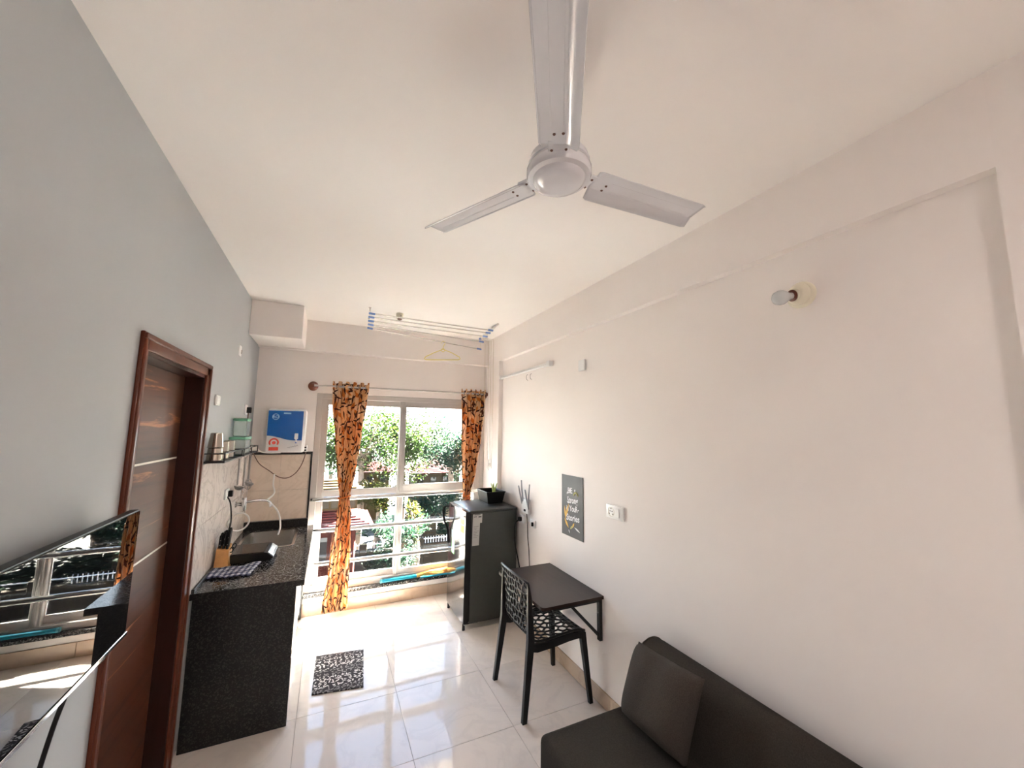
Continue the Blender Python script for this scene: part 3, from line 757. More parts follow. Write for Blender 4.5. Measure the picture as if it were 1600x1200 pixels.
def loop(x0, x1, y0, y1, z, r, n=4):
    P = []
    for (cx_, cy_, a) in ((x1-r, y1-r, 0), (x0+r, y1-r, PI/2), (x0+r, y0+r, PI), (x1-r, y0+r, 1.5*PI)):
        P += [(cx_+r*math.cos(a+PI/2*i/n), cy_+r*math.sin(a+PI/2*i/n), z) for i in range(n+1)]
    return P
lp = [loop(SX0-.012, SX1+.012, SY0-.012, SY1+.012, .8515, .05), loop(SX0-.012, SX1+.012, SY0-.012, SY1+.012, .8535, .05), loop(SX0+.008, SX1-.008, SY0+.008, SY1-.008, .853, .045), loop(SX0+.015, SX1-.015, SY0+.015, SY1-.015, .72, .05), loop(SX0+.05, SX1-.05, SY0+.05, SY1-.05, .70, .04)]
n_ = len(lp[0])
for l in lp: sb.v += l
for j in range(len(lp)-1):
    for i in range(n_): sb.f.append((j*n_+i, j*n_+(i+1) % n_, (j+1)*n_+(i+1) % n_, (j+1)*n_+i))
sb.f.append(tuple((len(lp)-1)*n_+i for i in range(n_)))
obj('basin', sb, m_steel, sink, 40)
obj('drain', MB().lathe([(.045, .702), (.042, .706), (.03, .703)], (-.41, 3.98, 0), (0, 0, 1), 20), m_chrome, sink, 40)

# swan neck tap on the left wall
tap = thing('tap', (XL+.01, 3.90, 1.17), 'chrome wall tap reaching over the sink', 'tap')
obj('wall_flange', MB().lathe([(.026, 0), (.026, .006), (.016, .012), (.014, .05)], (XL+.009, 3.88, 1.17), (1, 0, 0), 16), m_chrome, tap, 40)
sp_ = spline([(XL+.05, 3.88, 1.17), (-.58, 3.88, 1.185), (-.50, 3.89, 1.192), (-.44, 3.90, 1.185), (-.415, 3.905, 1.16), (-.41, 3.905, 1.13)], 6)
obj('spout', MB().tube(sp_, .010, 10), m_chrome, tap, True)
obj('valve_body', MB().lathe([(.018, -.05), (.020, -.03), (.020, .03), (.014, .05)], (-.595, 3.88, 1.17), (0, 0, 1), 14), m_chrome, tap, 40)
obj('lever', MB().rbox(-.605, -.585, 3.815, 3.87, 1.215, 1.226, .003, 1), m_chrome, tap)
def hose(name, pts, r, mat, label, cat='hose', par=None):
    if par: return obj(name, MB().tube(spline(pts, 8), r, 8), mat, par, True)
    return tag(obj(name, MB().tube(spline(pts, 8), r, 8), mat, None, True), label, cat)
hose('water_hose', [(-.44, 4.28, 1.36), (-.44, 4.26, 1.27), (-.42, 4.20, 1.20), (-.46, 4.1, 1.155), (-.43, 4.06, 1.14), (-.36, 4.02, 1.06), (-.335, 4.0, .95), (-.345, 3.98, .88)], .007, m_hose, 'white hose bending from the far tiles into the sink')
lpz = [Vector((-.645 + .10*(1+math.cos(a))*.62, 3.62+.10*math.cos(a)*.2+.002*i, 1.075+.062*math.sin(a))) for i, a in enumerate([PI*.6+2*PI*k/24 for k in range(30)])]
hose('coiled_hose', lpz, .0065, m_hose, 'white hose coiled in a loop under the tap')
hose('purifier_hose', [(-.655, 4.05, 1.60), (-.63, 4.08, 1.66), (-.60, 4.13, 1.63), (-.55, 4.19, 1.575), (-.50, 4.22, 1.562), (-.40, 4.24, 1.560)], .0045, m_hose, 'thin white tube running from the green lidded boxes to the water purifier')

# induction cooker
ck = thing('induction_cooker', (-.46, 3.47, .85), 'black induction cooker with tilted silver control panel behind the checked cloth', 'cooker')
obj('body', MB().prism([(-.625, .862), (-.330, .862), (-.305, .880), (-.345, .912), (-.36, .916), (-.625, .916)], (0, .27, 0), (0, 3.33, 0), (1, 0, 0), (0, 0, 1)), m_black, ck)
obj('glass_top', MB().rbox(-.622, -.365, 3.335, 3.595, .914, .920, .002, 1), m_blackgl, ck)
ex = Vector((.040, 0, -.032)).normalized(); ez = Vector((.032, 0, .040)).normalized()
pn = MB().prism([(.004, .01), (.046, .01), (.046, .26), (.004, .26)], ez*.003, Vector((-.345, 3.33, .913)), ex, (0, 1, 0))
cp = obj('control_panel', pn, m_steel, ck, label='silver control panel')
obj('display', MB().prism([(.010, .06), (.032, .06), (.032, .19), (.010, .19)], ez*.0015, Vector((-.345, 3.33, .913))+ez*.003, ex, (0, 1, 0)), m_whitep, cp)
bt = MB()
for k in range(6): bt.prism([(.036, .04+k*.032), (.043, .04+k*.032), (.043, .058+k*.032), (.036, .058+k*.032)], ez*.001, Vector((-.345, 3.33, .913))+ez*.003, ex, (0, 1, 0))
obj('buttons', bt, m_black, cp, kind='stuff')
for (x, y) in ((-.60, 3.36), (-.36, 3.36), (-.60, 3.57), (-.36, 3.57)): obj('foot', MB().lathe([(.012, .851), (.012, .863)], (x, y, 0), (0, 0, 1), 8), m_black, ck)
hose('mains_cord', [(-.645, 3.51, 1.29), (-.62, 3.50, 1.24), (-.605, 3.49, 1.12), (-.615, 3.47, 1.03), (-.635, 3.46, .95), (-.628, 3.46, .89)], .005, m_black, '', '', ck)

# knife block
kb = thing('knife_block', (-.62, 3.30, .85), 'honey coloured wooden knife block full of black handled knives', 'knife block')
# slanted block: local frame, leaning back towards the wall and the window
blk = MB(); bw, bd, bh = .085, .105, .125
blk.add([(-.640, 3.27, .851), (-.560, 3.27, .851), (-.560, 3.37, .851), (-.640, 3.37, .851), (-.640, 3.305, .975), (-.570, 3.305, .955), (-.570, 3.395, .985), (-.640, 3.395, 1.000)],
        [(0,3,2,1),(4,5,6,7),(0,1,5,4),(1,2,6,5),(2,3,7,6),(3,0,4,7)])
obj('block', blk, m_beech, kb)
ax = Vector((.04, .12, .97)).normalized()
for i, (u, w) in enumerate([(.2, .2), (.5, .2), (.8, .2), (.2, .55), (.5, .55), (.8, .55), (.35, .85), (.7, .85)]):
    b0 = Vector((-.640+.07*u, 3.305+.09*w, .975+.025*w-.018*u)); L = .085 + .02*(i % 3)
    k = obj('knife_handle', MB().tube([b0, b0+ax*L*.3, b0+ax*L*.9, b0+ax*L], [.008, .010, .0105, .006], 8), m_black, kb, 50)
    rv = MB()
    for q in (.25, .6):
        s_ = MB().lathe([(.003, 0), (.002, .001)], b0+ax*L*q+Vector((0, -.0102, 0)), (0, -1, 0), 6); rv.add(s_.v, s_.f)
    obj('rivet', rv, m_steel, k, kind='stuff')
sh = MB()
for dx in (0, .022):
    cc = Vector((-.560+dx*.6, 3.34, .955+dx)); sh.tube(arc(cc, .016, 0, 2*PI*15/16, 15, (.7, .3, .3), (0, .3, .95)), .0035, 6, closed=True)
obj('scissors', sh, m_black, kb, True)

# checked cloth
def towel(u, v):
    a = Vector((-.645, 3.085, 0)).lerp(Vector((-.405, 3.055, 0)), u); b = Vector((-.645, 3.255, 0)).lerp(Vector((-.375, 3.30, 0)), u)
    p = a.lerp(b, v); z = .8575 + .006*abs(math.sin(7*u+2*v)) + .004*math.sin(11*v+3*u)**2
    if v < .12: z -= .003
    p.y += .010*math.sin(9*u)*(1 if v < .2 or v > .8 else 0); p.z = z; return p
tag(obj('checked_cloth', MB().grid(towel, 26, 18, lambda u, v: (u, v)), m_towel, None, True, solid=.006), 'navy and white checked cloth lying on the near end of the counter', 'cloth')

# ---------------------------------------------------------------- shelves and crockery on the left wall
def rack(y0, y1, z, label):
    r = thing('wall_rack', (XL+.06, (y0+y1)/2, z-.01), label, 'shelf', 'black metal racks on the left wall')
    obj('tray', MB().rbox(XL+.002, XL+.115, y0, y1, z-.010, z, .002, 1), m_blackm, r)
    e = .004
    obj('rail', MB().tube([(XL+.006, y0+.004, z+.045), (XL+.111, y0+.004, z+.045), (XL+.111, y1-.004, z+.045), (XL+.006, y1-.004, z+.045)], e, 6), m_blackm, r)
    for (x, y) in ((XL+.111, y0+.004), (XL+.111, (y0+y1)/2), (XL+.111, y1-.004), (XL+.010, y0+.004), (XL+.010, y1-.004)):
        obj('post', MB().tube([(x, y, z-.002), (x, y, z+.045)], .0035, 6), m_blackm, r)
    return r
rack(2.835, 3.36, 1.592, 'black metal wall rack nearest the door holding steel tumblers')
rack(3.42, 4.02, 1.592, 'black metal wall rack near the corner holding green lidded boxes')
def tumbler(x, y, z, r0, r1, h, label):
    t = thing('steel_tumbler', (x, y, z), label, 'tumbler', 'steel tumblers on the near rack')
    obj('cup', MB().lathe([(r0, 0), (r0+.001, .004), (r0-.001, .006), ((r0+r1)/2, h*.5), (r1, h-.003), (r1-.004, h), (r1-.006, h-.002)], (x, y, z), (0, 0, 1), 28), m_cup, t, 30)
    obj('rolled_lip', MB().tube([(x+r0*math.cos(a), y+r0*math.sin(a), z+.003) for a in [2*PI*k/24 for k in range(24)]], .0022, 6, closed=True), m_cup, t, True)
tumbler(-.615, 2.895, 1.5925, .042, .036, .078, 'lower upturned steel tumbler of the tall stack nearest the door')
tumbler(-.615, 2.895, 1.6710, .040, .030, .088, 'upper upturned steel tumbler of the tall stack nearest the door')
tumbler(-.612, 3.055, 1.5925, .038, .034, .110, 'middle steel tumbler standing beside the stacked pair')
tumbler(-.608, 3.215, 1.5925, .036, .033, .112, 'steel tumbler next to the green lidded boxes')
def storage_box(x0, x1, y0, y1, z, h, label):
    b = thing('storage_box', ((x0+x1)/2, (y0+y1)/2, z), label, 'box', 'green lidded storage boxes')
    obj('container', MB().rbox(x0, x1, y0, y1, z, z+h, .012, 3), m_clear, b, 50)
    obj('lid', MB().rbox(x0-.004, x1+.004, y0-.004, y1+.004, z+h, z+h+.020, .006, 2), m_green, b, 50)
storage_box(XL+.006, XL+.106, 3.47, 3.70, 1.5935, .108, 'wide clear box with green lid at the bottom of the stack')
storage_box(XL+.012, XL+.098, 3.52, 3.68, 1.7225, .118, 'smaller clear box with green lid on top of the stack')

# hanging utensils below the far rack
def utensil(name, y, x, L, kind, label):
    u = thing(name, (x, y, 1.575-L), label, 'utensil')
    z1 = 1.575
    obj('hook_loop', MB().tube(arc((x, y, z1-.012), .010, 0, 2*PI*11/12, 11, (1, 0, 0), (0, 0, 1)), .002, 6, closed=True), m_uten, u, True)
    obj('handle', MB().tube([(x, y, z1-.022), (x, y, z1-L*.3), (x, y, z1-L*.72)], [.009, .007, .006], 8), m_uten, u, 40)
    zb = z1-L*.72
    if kind == 'ladle':
        obj('bowl', MB().lathe([(.004, -.028), (.020, -.024), (.031, -.010), (.034, .0), (.032, .001), (.028, -.009), (.016, -.021)], (x+.012, y, zb-.012), (.35, 0, 1), 20), m_uten, u, 50)
    elif kind == 'slice':
        obj('blade', MB().rbox(x-.003, x+.001, y-.034, y+.034, zb-.09, zb+.004, .0015, 1), m_uten, u)
    elif kind == 'whisk':
        w = MB()
        for a in range(4):
            ang = a*PI/4; w.tube([(x+.026*math.sin(PI*k/12)*math.cos(ang)*(1 if True else 0), y+.026*math.sin(PI*k/12)*math.sin(ang), zb-.085*(1-math.cos(PI*k/12))/2) for k in range(13)], .0015, 5)
            w.tube([(x-.026*math.sin(PI*k/12)*math.cos(ang), y-.026*math.sin(PI*k/12)*math.sin(ang), zb-.085*(1-math.cos(PI*k/12))/2) for k in range(13)], .0015, 5)
        obj('wires', w, m_uten, u, True)
    else:
        obj('disc', MB().lathe([(.034, -.002), (.036, 0), (.034, .002)], (x, y, zb-.03), (1, 0, .1), 22), m_uten, u, 50)
        hl = MB()
        for a in range(7):
            q = MB().lathe([(.004, 0), (.003, .001)], (x+.0035, y+.018*math.cos(a*.9), zb-.03+.018*math.sin(a*.9)), (1, 0, .1), 6); hl.add(q.v, q.f)
        obj('holes', hl, m_ink, u, kind='stuff')
utensil('ladle', 3.60, XL+.06, .30, 'ladle', 'steel ladle hanging first in the row under the rack')
utensil('slotted_spoon', 3.68, XL+.085, .33, 'disc', 'steel slotted spoon hanging next to the ladle under the rack')
utensil('turner', 3.76, XL+.07, .34, 'slice', 'flat steel turner hanging in the middle of the utensil row')
utensil('whisk', 3.85, XL+.09, .28, 'whisk', 'wire whisk hanging under the rack beyond the turner')
utensil('ladle', 3.93, XL+.075, .32, 'ladle', 'steel ladle hanging last in the row near the corner')

# water purifier
RX0, RX1, RY0, RZ0, RZ1 = -.525, -.225, 4.20, 1.562, 1.968
ro = thing('water_purifier', ((RX0+RX1)/2, 4.3, RZ0), 'white and blue wall water purifier above the tiled corner', 'water purifier')
m_blue = M('bright blue gloss panel', (.0, .115, .46), .18, var=.04, coat=.4)
m_red = M('red seal print', (.72, .06, .03), .5); m_lightblue = M('pale blue print', (.35, .62, .85), .5)
obj('housing', MB().rbox(RX0, RX1+.018, RY0+.012, YW-.023, RZ0, RZ1, .022, 3), m_whitep, ro, 50)
obj('front_cover', MB().rbox(RX0+.004, RX1, RY0, RY0+.03, RZ0+.004, RZ1-.012, .006, 2), m_whitep, ro, 50)
wave = [(RX0+.008, RZ1-.018), (RX0+.008, RZ0+.158)] + [(RX0+.008+(RX1-RX0-.014)*i/14, RZ0+.135+.022*math.cos(PI*min(1, i/11.0))-.0*i) for i in range(15)] + [(RX1-.006, RZ1-.018)]
bpnl = obj('blue_panel', MB().prism(wave, (0, -.004, 0), (0, RY0+.0005, 0), (1, 0, 0), (0, 0, 1)), m_blue, ro, label='glossy blue upper panel with a wavy lower edge')
rcx, rcz = RX0+.068, RZ1-.075
obj('ring_emblem', MB().tube(arc((rcx, RY0-.0045, rcz), .026, 0, 2*PI*23/24, 23, (1, 0, 0), (0, 0, 1)), .0035, 6, closed=True), m_lightblue, bpnl, True)
obj('lettering', text_mesh('RO', .034, .0006, (rcx, RY0-.0045, rcz-.012), (1, 0, 0), (0, 0, 1)), m_lightblue, bpnl)
obj('display_window', MB().rbox(-.395, -.335, RY0-.0055, RY0-.003, RZ1-.048, RZ1-.034, .001, 1), m_lightblue, bpnl)
seal = MB().tube(arc((RX0+.068, RY0-.001, RZ0+.094), .034, -.6, PI+.6, 20, (1, 0, 0), (0, 0, 1)), .0075, 6)
seal.box(RX0+.030, RX0+.106, RY0-.003, RY0+.001, RZ0+.022, RZ0+.052).lathe([(.016, 0), (.015, .002)], (RX0+.068, RY0+.0005, RZ0+.092), (0, -1, 0), 20)
obj('red_seal', seal, m_red, ro, 40)
obj('seal_centre', MB().lathe([(.026, 0), (.026, .0012)], (RX0+.068, RY0+.0008, RZ0+.094), (0, -1, 0), 24), m_whitep, ro, label='white round centre of the red seal')
obj('tap_body', MB().rbox(-.293, -.263, RY0-.030, RY0-.003, RZ0+.125, RZ0+.180, .006, 2).lathe([(.006, 0), (.007, .03)], (-.278, RY0-.018, RZ0+.098), (0, 0, 1), 10), m_whitep, ro, 50)
obj('tap_tip', MB().lathe([(.008, 0), (.005, .014)], (-.278, RY0-.018, RZ0+.088), (0, 0, 1), 10), m_bluep, ro, 50)
sq = [Vector((-.345+.085*k/14, RY0-.001, RZ0+.045+.022*k/14+.006*math.sin(k*2.1))) for k in range(15)]
obj('script_lettering', MB().tube(sq, .0012, 5), m_ink, ro, True)
ad = thing('power_adaptor', (-.20, 4.30, 1.575), 'white power adaptor at the lower right of the water purifier', 'adaptor')
obj('case', MB().rbox(-.205, -.185, 4.26, 4.34, 1.565, 1.625, .004, 2), m_whitep, ad)
obj('sockets', MB().rbox(-.208, -.190, 4.255, 4.262, 1.60, 1.612, .001, 1).rbox(-.208, -.190, 4.255, 4.262, 1.575, 1.587, .001, 1), m_ink, ad)
hose('adaptor_cord', [(-.195, 4.27, 1.57), (-.20, 4.34, 1.53), (-.225, 4.36, 1.44), (-.27, 4.365, 1.36), (-.335, 4.365, 1.315), (-.41, 4.36, 1.325), (-.49, 4.33, 1.39), (-.56, 4.25, 1.46), (-.595, 4.15, 1.55), (-.61, 4.04, 1.62), (-.64, 4.02, 1.80), (-.645, 4.01, 1.93)], .004, m_darkcord, 'brown cord sagging across the beige tiles below the purifier', 'cord')

# ---------------------------------------------------------------- switches, sockets
def plate(name, wall, u0, u1, z0, z1, label, cat, mods=1, mat=m_whitep, t=.012):
    """wall 'L' or 'R', u along y"""
    s = 1 if wall == 'L' else -1; x = XL if wall == 'L' else XR
    p = thing(name, (x, (u0+u1)/2, z0), label, cat)
    def bx(mb, a, b, y0, y1, za, zb, r): return mb.rbox(min(x+s*a, x+s*b), max(x+s*a, x+s*b), y0, y1, za, zb, r, 2)
    obj('plate', bx(MB(), 0.0003, t, u0, u1, z0, z1, .003), mat, p, 50)
    return p, bx
p, bx = plate('switch_plate', 'L', 2.985, 3.075, 1.93, 1.995, 'white switch plate on the grey wall right of the door', 'switch')
for k in range(3): obj('rocker', bx(MB(), .010, .015, 2.99+.027*k, 3.014+.027*k, 1.938, 1.987, .002), m_whitep, p)
p, bx = plate('junction_cover', 'L', 3.52, 3.60, 2.34, 2.42, 'small white blank cover high on the grey wall', 'cover plate', t=.006)
obj('clip', bx(MB(), .005, .012, 3.575, 3.59, 2.36, 2.39, .002), m_steel, p)
p, bx = plate('wall_socket', 'L', 3.94, 4.03, 1.90, 1.985, 'white socket near the corner above the storage boxes', 'socket')
obj('black_plug', bx(MB(), .011, .045, 3.975, 4.015, 1.915, 1.965, .006), m_black, p, label='black plug')
p, bx = plate('wall_socket', 'L', 3.455, 3.565, 1.275, 1.345, 'white socket on the pale tiles with a black plug and cord', 'socket')
p.location.x += .009
LOC[p.name] = Vector(p.location)
obj('black_plug', MB().rbox(XL+.020, XL+.050, 3.515, 3.55, 1.285, 1.33, .006, 2), m_black, p, label='black plug')
p, bx = plate('socket_plate', 'R', 2.018, 2.181, 1.225, 1.312, 'white socket and switch plate between the poster and the sofa', 'socket', t=.016)
hl = MB()
for (y, z) in ((2.130, 1.290), (2.112, 1.255), (2.148, 1.255), (2.120, 1.272), (2.140, 1.272)): hl.lathe([(.0045, 0), (.004, .001)], (XR-.0165, y, z), (-1, 0, 0), 8)
obj('socket_holes', hl, m_ink, p, kind='stuff')
obj('rocker', bx(MB(), .014, .020, 2.05, 2.085, 1.242, 1.295, .002), m_whitep, p)
obj('socket_face', MB().tube(arc((XR-.0165, 2.130, 1.269), .030, 0, 2*PI*23/24, 23, (0, 1, 0), (0, 0, 1)), .0012, 5, closed=True), m_ivory, p)
p, bx = plate('junction_cover', 'R', 2.42, 2.50, 2.26, 2.345, 'small white square cover high above the poster', 'cover plate', t=.014)
p, bx = plate('wall_socket', 'R', 3.20, 3.30, .915, .985, 'white socket low on the wall below the router', 'socket')
obj('black_plug', bx(MB(), .011, .03, 3.225, 3.24, .93, .965, .004), m_black, p, label='black plug')
p, bx = plate('wall_socket', 'R', 3.385, 3.485, .92, .99, 'white socket half hidden behind the fridge corner', 'socket', t=.03)
obj('black_plug', bx(MB(), .029, .06, 3.42, 3.46, .935, .975, .008), m_black, p, label='black plug')
hose('fridge_cord', [(1.69, 3.44, .95), (1.66, 3.46, .90), (1.665, 3.47, .75), (1.70, 3.45, .55), (1.73, 3.43, .35), (1.735, 3.44, .12), (1.735, 3.50, .02)], .006, m_black, '', '', fg)

# router
rt = thing('router', (XR-.02, 3.36, 1.02), 'white wifi router with four upright aerials on the wall beside the fridge', 'router')
obj('case', MB().rbox(XR-.034, XR-.002, 3.29, 3.43, 1.02, 1.155, .012, 3), m_whitep, rt, 50)
obj('logo_recess', MB().rbox(XR-.0355, XR-.030, 3.34, 3.38, 1.04, 1.06, .001, 1), m_ink, rt)
m_aer = M('pale grey aerial', (.36, .36, .38), .4)
for (y0, z0, y1, z1) in ((3.425, 1.13, 3.485, 1.26), (3.40, 1.155, 3.425, 1.32), (3.30, 1.12, 3.345, 1.24), (3.285, 1.10, 3.255, 1.30)):
    obj('aerial', MB().tube([(XR-.030, y0, z0-.03), (XR-.036, y0, z0), (XR-.040, (y0+y1)/2, (z0+z1)/2), (XR-.040, y1, z1)], [.007, .008, .0075, .006], 8), m_aer, rt, 40)

hose('router_cord', [(1.733, 3.36, 1.02), (1.735, 3.345, .95), (1.738, 3.34, .80), (1.738, 3.315, .68), (1.738, 3.30, .45), (1.738, 3.32, .15)], .0035, m_ink, '', '', rt)

# poster
PY0, PY1, PZ0, PZ1 = 2.465, 2.755, .985, 1.448
ps = thing('poster', (XR, 2.61, .985), 'dark grey lettered poster on the right wall above the table', 'poster')
m_slate = M('slate grey poster board', (.055, .056, .060), .55, var=.25, scale=6)
m_prnt = M('white poster ink', (.80, .78, .80), .6); m_prng = M('golden poster ink', (.72, .42, .06), .6); m_prno = M('olive poster ink', (.42, .40, .14), .6)
board = obj('board', MB().box(XR-.005, XR-.0003, PY0, PY1, PZ0, PZ1), m_slate, ps)
ox = XR-.0052
def words(b, size, y, z, w=None, sh=0):
    obj('lettering', text_mesh(b, size, .0005, (ox, y, z), (0, -1, .06), (0, .06, 1), width=w, shear=sh), m_prnt, board)
words('BE', .060, 2.635, 1.313, .062)
words('Strong', .068, 2.605, 1.240, .150, .1)
words('in YouR', .062, 2.612, 1.178, .155)
words('Stories', .068, 2.600, 1.108, .178, .1)
def sprig_poly(c, L, w, a):
    P = []
    for k in range(9): P.append((L*(k/8-.0), w*math.sin(PI*k/8)))
    for k in range(7, 0, -1): P.append((L*k/8, -w*.7*math.sin(PI*k/8)))
    return [(c[0]+x*math.cos(a)-y*math.sin(a), c[1]+x*math.sin(a)+y*math.cos(a)) for x, y in P]
for (c, L, w, a, mm) in [((.055, .125), .13, .012, 1.2, m_prng), ((.06, .115), .11, .011, 1.75, m_prng), ((.10, .06), .09, .013, 2.3, m_prng), ((.15, .07), .05, .010, 1.0, m_prng), ((.12, .055), .05, .010, .7, m_prno), ((.175, .08), .08, .008, -.3, m_prnt), ((.105, .34), .03, .008, .5, m_prnt), ((.075, .315), .025, .009, .9, m_prnt), ((.085, .25), .022, .009, .3, m_prnt), ((.185, .345), .022, .008, 1.4, m_prnt), ((.22, .21), .02, .006, .4, m_prnt), ((.10, .05), .03, .006, -1.2, m_prnt)]:
    obj('leaf_print', MB().prism(sprig_poly(c, L, w, a), (-.0007, 0, 0), (ox, PY1, PZ0), (0, -1, 0), (0, 0, 1)), mm, board)
obj('rainbow_print', MB().tube(arc((ox, 2.555, 1.300), .026, .1, PI-.1, 12, (0, 1, 0), (0, 0, 1)), .007, 5), m_prno, board, True)

# bulb holder
bh = thing('bulb_holder', (XR, .93, 2.36), 'ivory wall bulb holder with unlit white bulb high on the right wall', 'lamp')
bc = Vector((XR, .905, 2.372)); bax = Vector((-.93, .30, -.22)).normalized()
obj('base_plate', MB().lathe([(.055, .0005), (.055, .010), (.050, .018), (.046, .020)], bc, (-1, 0, 0), 32), m_ivory, bh, 40)
hs = bc + Vector((-.018, .0, 0))
obj('holder_dome', MB().lathe([(.045, 0), (.043, .010), (.034, .022), (.026, .028)], hs, (-1, .1, -.06), 28), m_ivory, bh, 40)
s0 = hs + Vector((-.020, .004, -.004))
obj('socket', MB().lathe([(.024, 0), (.024, .018), (.021, .019)], s0, bax, 24), m_brown, bh, 40, label='dark brown socket ring')
obj('collar', MB().lathe([(.026, -.004), (.026, .014)], s0, bax, 24), m_ivory, bh, 40)
obj('bulb', MB().lathe([(.013, .016), (.014, .030), (.022, .046), (.029, .062), (.030, .075), (.026, .090), (.016, .100), (.004, .104)], s0, bax, 24), M('frosted bulb glass', (.60, .62, .62), .25, var=.02), bh, True, label='frosted white bulb')
# tube light
tl = thing('tube_light', (XR-.02, 3.46, 2.37), 'slim white tube light batten below the beam on the right wall', 'lamp')
obj('batten', MB().rbox(XR-.022, XR-.001, 2.93, 3.98, 2.372, 2.40, .004, 2), m_whitep, tl)
obj('diffuser', MB().tube([(XR-.030, 2.95, 2.376), (XR-.030, 3.96, 2.376)], .011, 10), m_whitep, tl, 50)
obj('end_cap', MB().rbox(XR-.048, XR-.001, 2.895, 2.945, 2.360, 2.408, .006, 2), m_whitep, tl); obj('end_cap', MB().rbox(XR-.048, XR-.001, 3.965, 3.995, 2.362, 2.406, .006, 2), m_whitep, tl)
for y, wh in ((3.30, 'nearer'), (3.38, 'farther')): tag(obj('wire_hook', MB().tube(spline([(XR-.002, y, 2.345), (XR-.012, y+.01, 2.335), (XR-.014, y+.004, 2.30), (XR-.004, y-.008, 2.285)], 4), .0016, 6), m_ink, None, True), wh+' of two short dark wire hooks below the tube light', 'hook', 'wire hooks under the tube light')
# added fill lamp, unseen behind the camera, brightens the near half
cp_ = thing('added_fill_lamp', (.52, -.9, 2.81), 'added round white fill lamp at the end of the room opposite the window', 'lamp')
obj('base', MB().lathe([(.19, -.0005), (.19, -.045), (.178, -.050)], (.52, -.9, ZC), (0, 0, 1), 32), m_whitep, cp_, 40)
m_lit, nt_, p_, o_ = newmat('added fill lamp diffuser'); p_.inputs['Emission Color'].default_value = (1, .88, .82, 1); p_.inputs['Emission Strength'].default_value = .4  # faint glow of the added fill lamp
obj('diffuser', MB().lathe([(.17, -.050), (.165, -.056)], (.52, -.9, ZC), (0, 0, 1), 32), m_lit, cp_, 40)
# smoke detector
sd = thing('ceiling_sensor', (.535, 3.672, ZC-.06), 'small round white sensor on the ceiling near the drying rods', 'sensor')
obj('body', MB().lathe([(.034, -.0005), (.034, -.040), (.030, -.050)], (.535, 3.672, ZC), (0, 0, 1), 24), m_ivory, sd, 40)
obj('nozzle', MB().lathe([(.022, -.050), (.020, -.060), (.010, -.064)], (.535, 3.672, ZC), (0, 0, 1), 20), m_darkcord, sd, 40)
obj('eye', MB().lathe([(.005, 0), (.004, .003)], (.54, 3.639, ZC-.03), (0, -1, 0), 8), m_ink, sd)

# ---------------------------------------------------------------- ceiling clothes dryer
cl = thing('clothes_dryer', (.9, 3.9, 2.8), 'pulley clothes airer of thin steel rods hung from the ceiling by the window', 'clothes airer')
rods = [((.262, 3.575, 2.812), (1.445, 3.60, 2.806)), ((.268, 3.70, 2.812), (1.460, 3.71, 2.806)), ((.276, 3.82, 2.808), (1.475, 3.83, 2.795)), ((.285, 3.95, 2.806), (1.483, 3.965, 2.765)), ((.290, 4.07, 2.800), (1.500, 4.08, 2.705))]
for a, b in rods:
    rd = obj('rod', MB().tube([a, b], .0065, 8), m_steel, cl, 50)
    A_, B_ = Vector(a), Vector(b); d = (B_-A_).normalized()
    for p0, s_ in ((A_, 1), (B_, -1)): obj('end_cap', MB().tube([p0-d*.008*s_, p0+d*.045*s_], .010, 8), m_bluep, rd, 50, label='blue plastic end cap')
for (x, y) in ((.262, 3.60), (.285, 3.96)): obj('ceiling_hook', MB().lathe([(.012, -.001), (.012, -.006), (.004, -.012), (.004, -.03)], (x, y, ZC), (0, 0, 1), 10), m_steel, cl, 40)
obj('ceiling_bracket', MB().rbox(1.475, 1.495, 3.54, 3.70, ZC-.020, ZC-.001, .003, 1), m_steel, cl)
for a, b in rods:
    obj('cord', MB().tube([a, (a[0]+.004, a[1], ZC-.02)], .0016, 5), m_cord, cl); obj('cord', MB().tube([b, (1.49, b[1], ZC-.02)], .0016, 5), m_cord, cl)
obj('pulley', MB().lathe([(.014, -.006), (.010, 0), (.014, .006)], (1.52, 4.16, ZC-.03), (0, 1, 0), 14), m_bluep, cl, 50)
for k, (x, y, zt, zb) in enumerate([(1.600, 4.20, 2.80, 1.52), (1.640, 4.19, 2.83, 1.36), (1.662, 4.17, 2.84, 1.36), (1.681, 4.14, 2.85, 1.36)]):
    obj('pull_cord', MB().tube([(1.52+.02*k, 4.16, ZC-.02), (x, y, zt), (x+.006, y, (zt+zb)/2), (min(x+.022, 1.692), y+.03, zb)], .0024, 6), m_cord, cl, label='long pull cord running down the pillar')
obj('cleat', MB().rbox(1.682, 1.6995, 4.20, 4.22, 1.38, 1.42, .002, 1).tube([(1.680, 4.21, 1.34), (1.672, 4.21, 1.36), (1.680, 4.21, 1.46)], .004, 6), m_steel, cl)
hg = thing('clothes_hanger', (1.05, 4.06, 2.55), 'pale yellow plastic hanger hooked on the lowest drying rod', 'hanger')
hx, hy, hz = 1.065, 4.075, 2.742
hk = arc((hx, hy, hz-.012), .020, -.5, PI*1.05, 10, (1, 0, 0), (0, 0, 1))
obj('hook', MB().tube([(hx, hy, hz-.075), (hx, hy, hz-.055), (hx+.012, hy, hz-.035)] + hk, .004, 6), m_yel, hg, True)
obj('ring', MB().tube(arc((hx, hy, hz-.092), .018, 0, 2*PI*11/12, 11, (1, 0, 0), (0, 0, 1)), .004, 6, closed=True), m_yel, hg, True)
